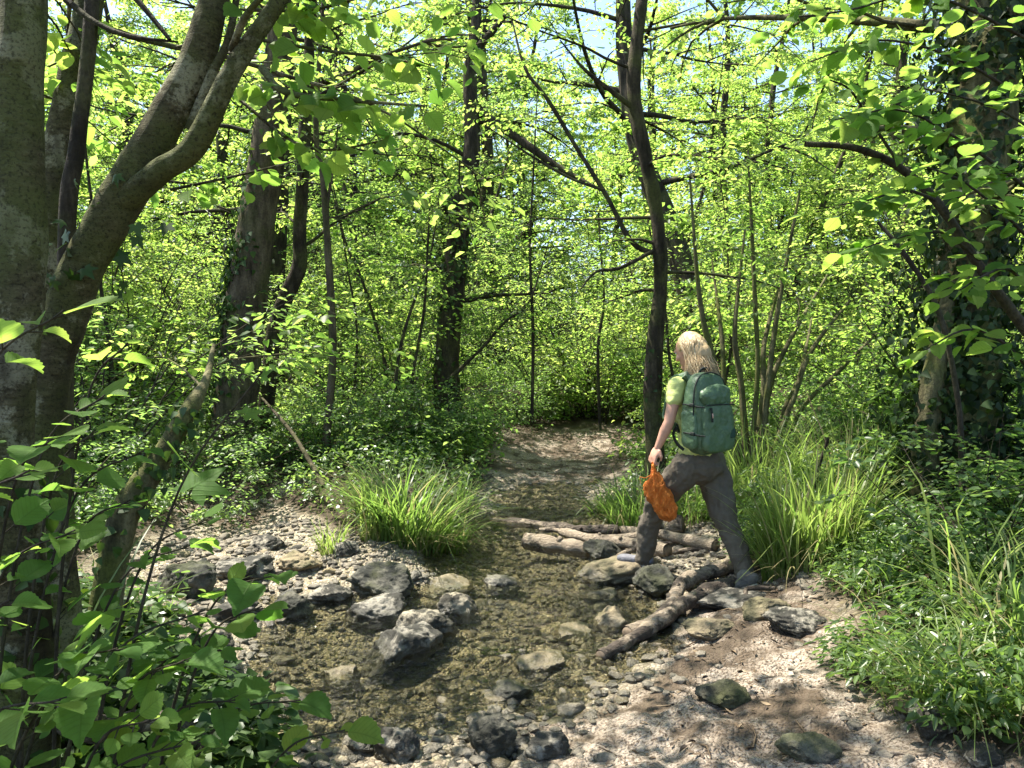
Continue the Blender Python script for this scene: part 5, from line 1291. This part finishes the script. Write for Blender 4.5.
for uu in (-.12, .06):
    mb = MB(); tube(mb, spline([bp(-.165, -.04, uu), bp(-.176, .03, uu), bp(-.150, .085, uu - .01), bp(-.128, .112, uu - .012)], 12), .005, 6); mb.build('webbing', M['pack_dark'], pack)
    mb = MB(); ellips(mb, bp(-.172, .045, uu), bb, br_, bu, .018, .006, .011, 6, 3); mb.build('buckle', M['pack_dark'], pack)
def strap(name, pts, w_, th, m_, up0):
    sp = spline(pts, 26); T = norm(np.gradient(sp, axis=0)); mb = MB(); v = []
    for k in range(26):
        s = norm(np.cross(T[k], up0[0] * (1 - k / 25) + up0[1] * k / 25)); u = np.cross(s, T[k])
        for a, b in ((-1, -1), (1, -1), (1, 1), (-1, 1)): v.append(sp[k] + s * a * w_ / 2 + u * b * th / 2)
    i = np.arange(25)[:, None] * 4; j = np.arange(4)[None]; j2 = (j + 1) % 4
    mb.add(v, np.stack([i + j, i + j2, i + 4 + j2, i + 4 + j], -1).reshape(-1, 4)); return mb.build(name, m_, pack)
for s in (-1, 1):
    sh = shL if s < 0 else shR; top = sh - rt * s * .055 + Zv * .075
    strap('shoulder_strap', [bp(s * .07, -.07, .21), bp(s * .075, -.10, .235) , top + ft * .01, top + ft * .10 - Zv * .05, sh - rt * s * .05 + ft * .135 - Zv * .14, sh - rt * s * .02 + ft * .12 - Zv * .24, bp(s * .15, -.10, -.10)], .062, .014, M['pack'], (Zv - bb, ft))
    strap('webbing', [bp(s * .155, -.10, -.08), bp(s * .165, -.13, -.14), bp(s * .16, -.10, -.20), bp(s * .145, -.06, -.235)], .022, .004, M['pack_dark'], (br_, br_))
# orange net bag
bag = thing('net_bag', tuple(P(654, 462, 4.80)), 'orange net bag hanging from the left hand of the walker', 'net bag')
mb = MB(); D_ = 4.79
for px, py, r, py2, px2, r2 in ((653, 463, .018, 474, 655, .028), (655, 474, .030, 486, 656, .060), (653, 488, .056, 494, 662, .060), (652, 494, .052, 500, 664, .062), (660, 500, .06, 510, 667, .056), (666, 508, .05, 513, 668, .048), (659, 496, .06, 506, 669, .05)):
    capsule(mb, P(px, py, D_), P(px2, py2 + 2, D_), r * 1.12, r2 * 1.14)
mb.v = [np.stack([v[:, 0], (v[:, 1] - D_) * .62 + D_, v[:, 2]], 1) for v in mb.v]
def bagd(co):
    return .012 * fbm(co * np.array([26, 26, 12]), 2, 4) - .010 * np.abs(fbm(co * np.array([40, 40, 14]), 6, 2)) + .0025 * np.sin(co[:, 0] * 160) * np.sin(co[:, 2] * 120)
M['net_in'] = simple('orange_cloth', (.85, .25, .045), .6, ([(30, 1), (90, .5)], .6), .2, .25)
ctn = remesh(mb, 'net_contents', M['net_in'], bag, .006, 5, lambda co: bagd(co) * 1.6 - .006)
nt_ = remesh(mb, 'net', M['net'], bag, .0125, 3, lambda co: .013 * fbm(co * np.array([26, 26, 12]), 2, 4) - .010 * np.abs(fbm(co * np.array([40, 40, 14]), 6, 2)))
wf = nt_.modifiers.new('strands', 'WIREFRAME'); wf.thickness = .0035; wf.use_even_offset = False
mb = MB()
for k, pp in enumerate([((652, 474), (645, 478), (640, 477), (641, 484)), ((655, 473), (662, 478), (664, 484), (660, 486)), ((650, 476), (646, 484), (643, 490))]):
    tube(mb, spline([P(a, b, 4.73) for a, b in pp], 10), [.003, .0015], 5)
mb.build('drawstring', M['net'], bag)
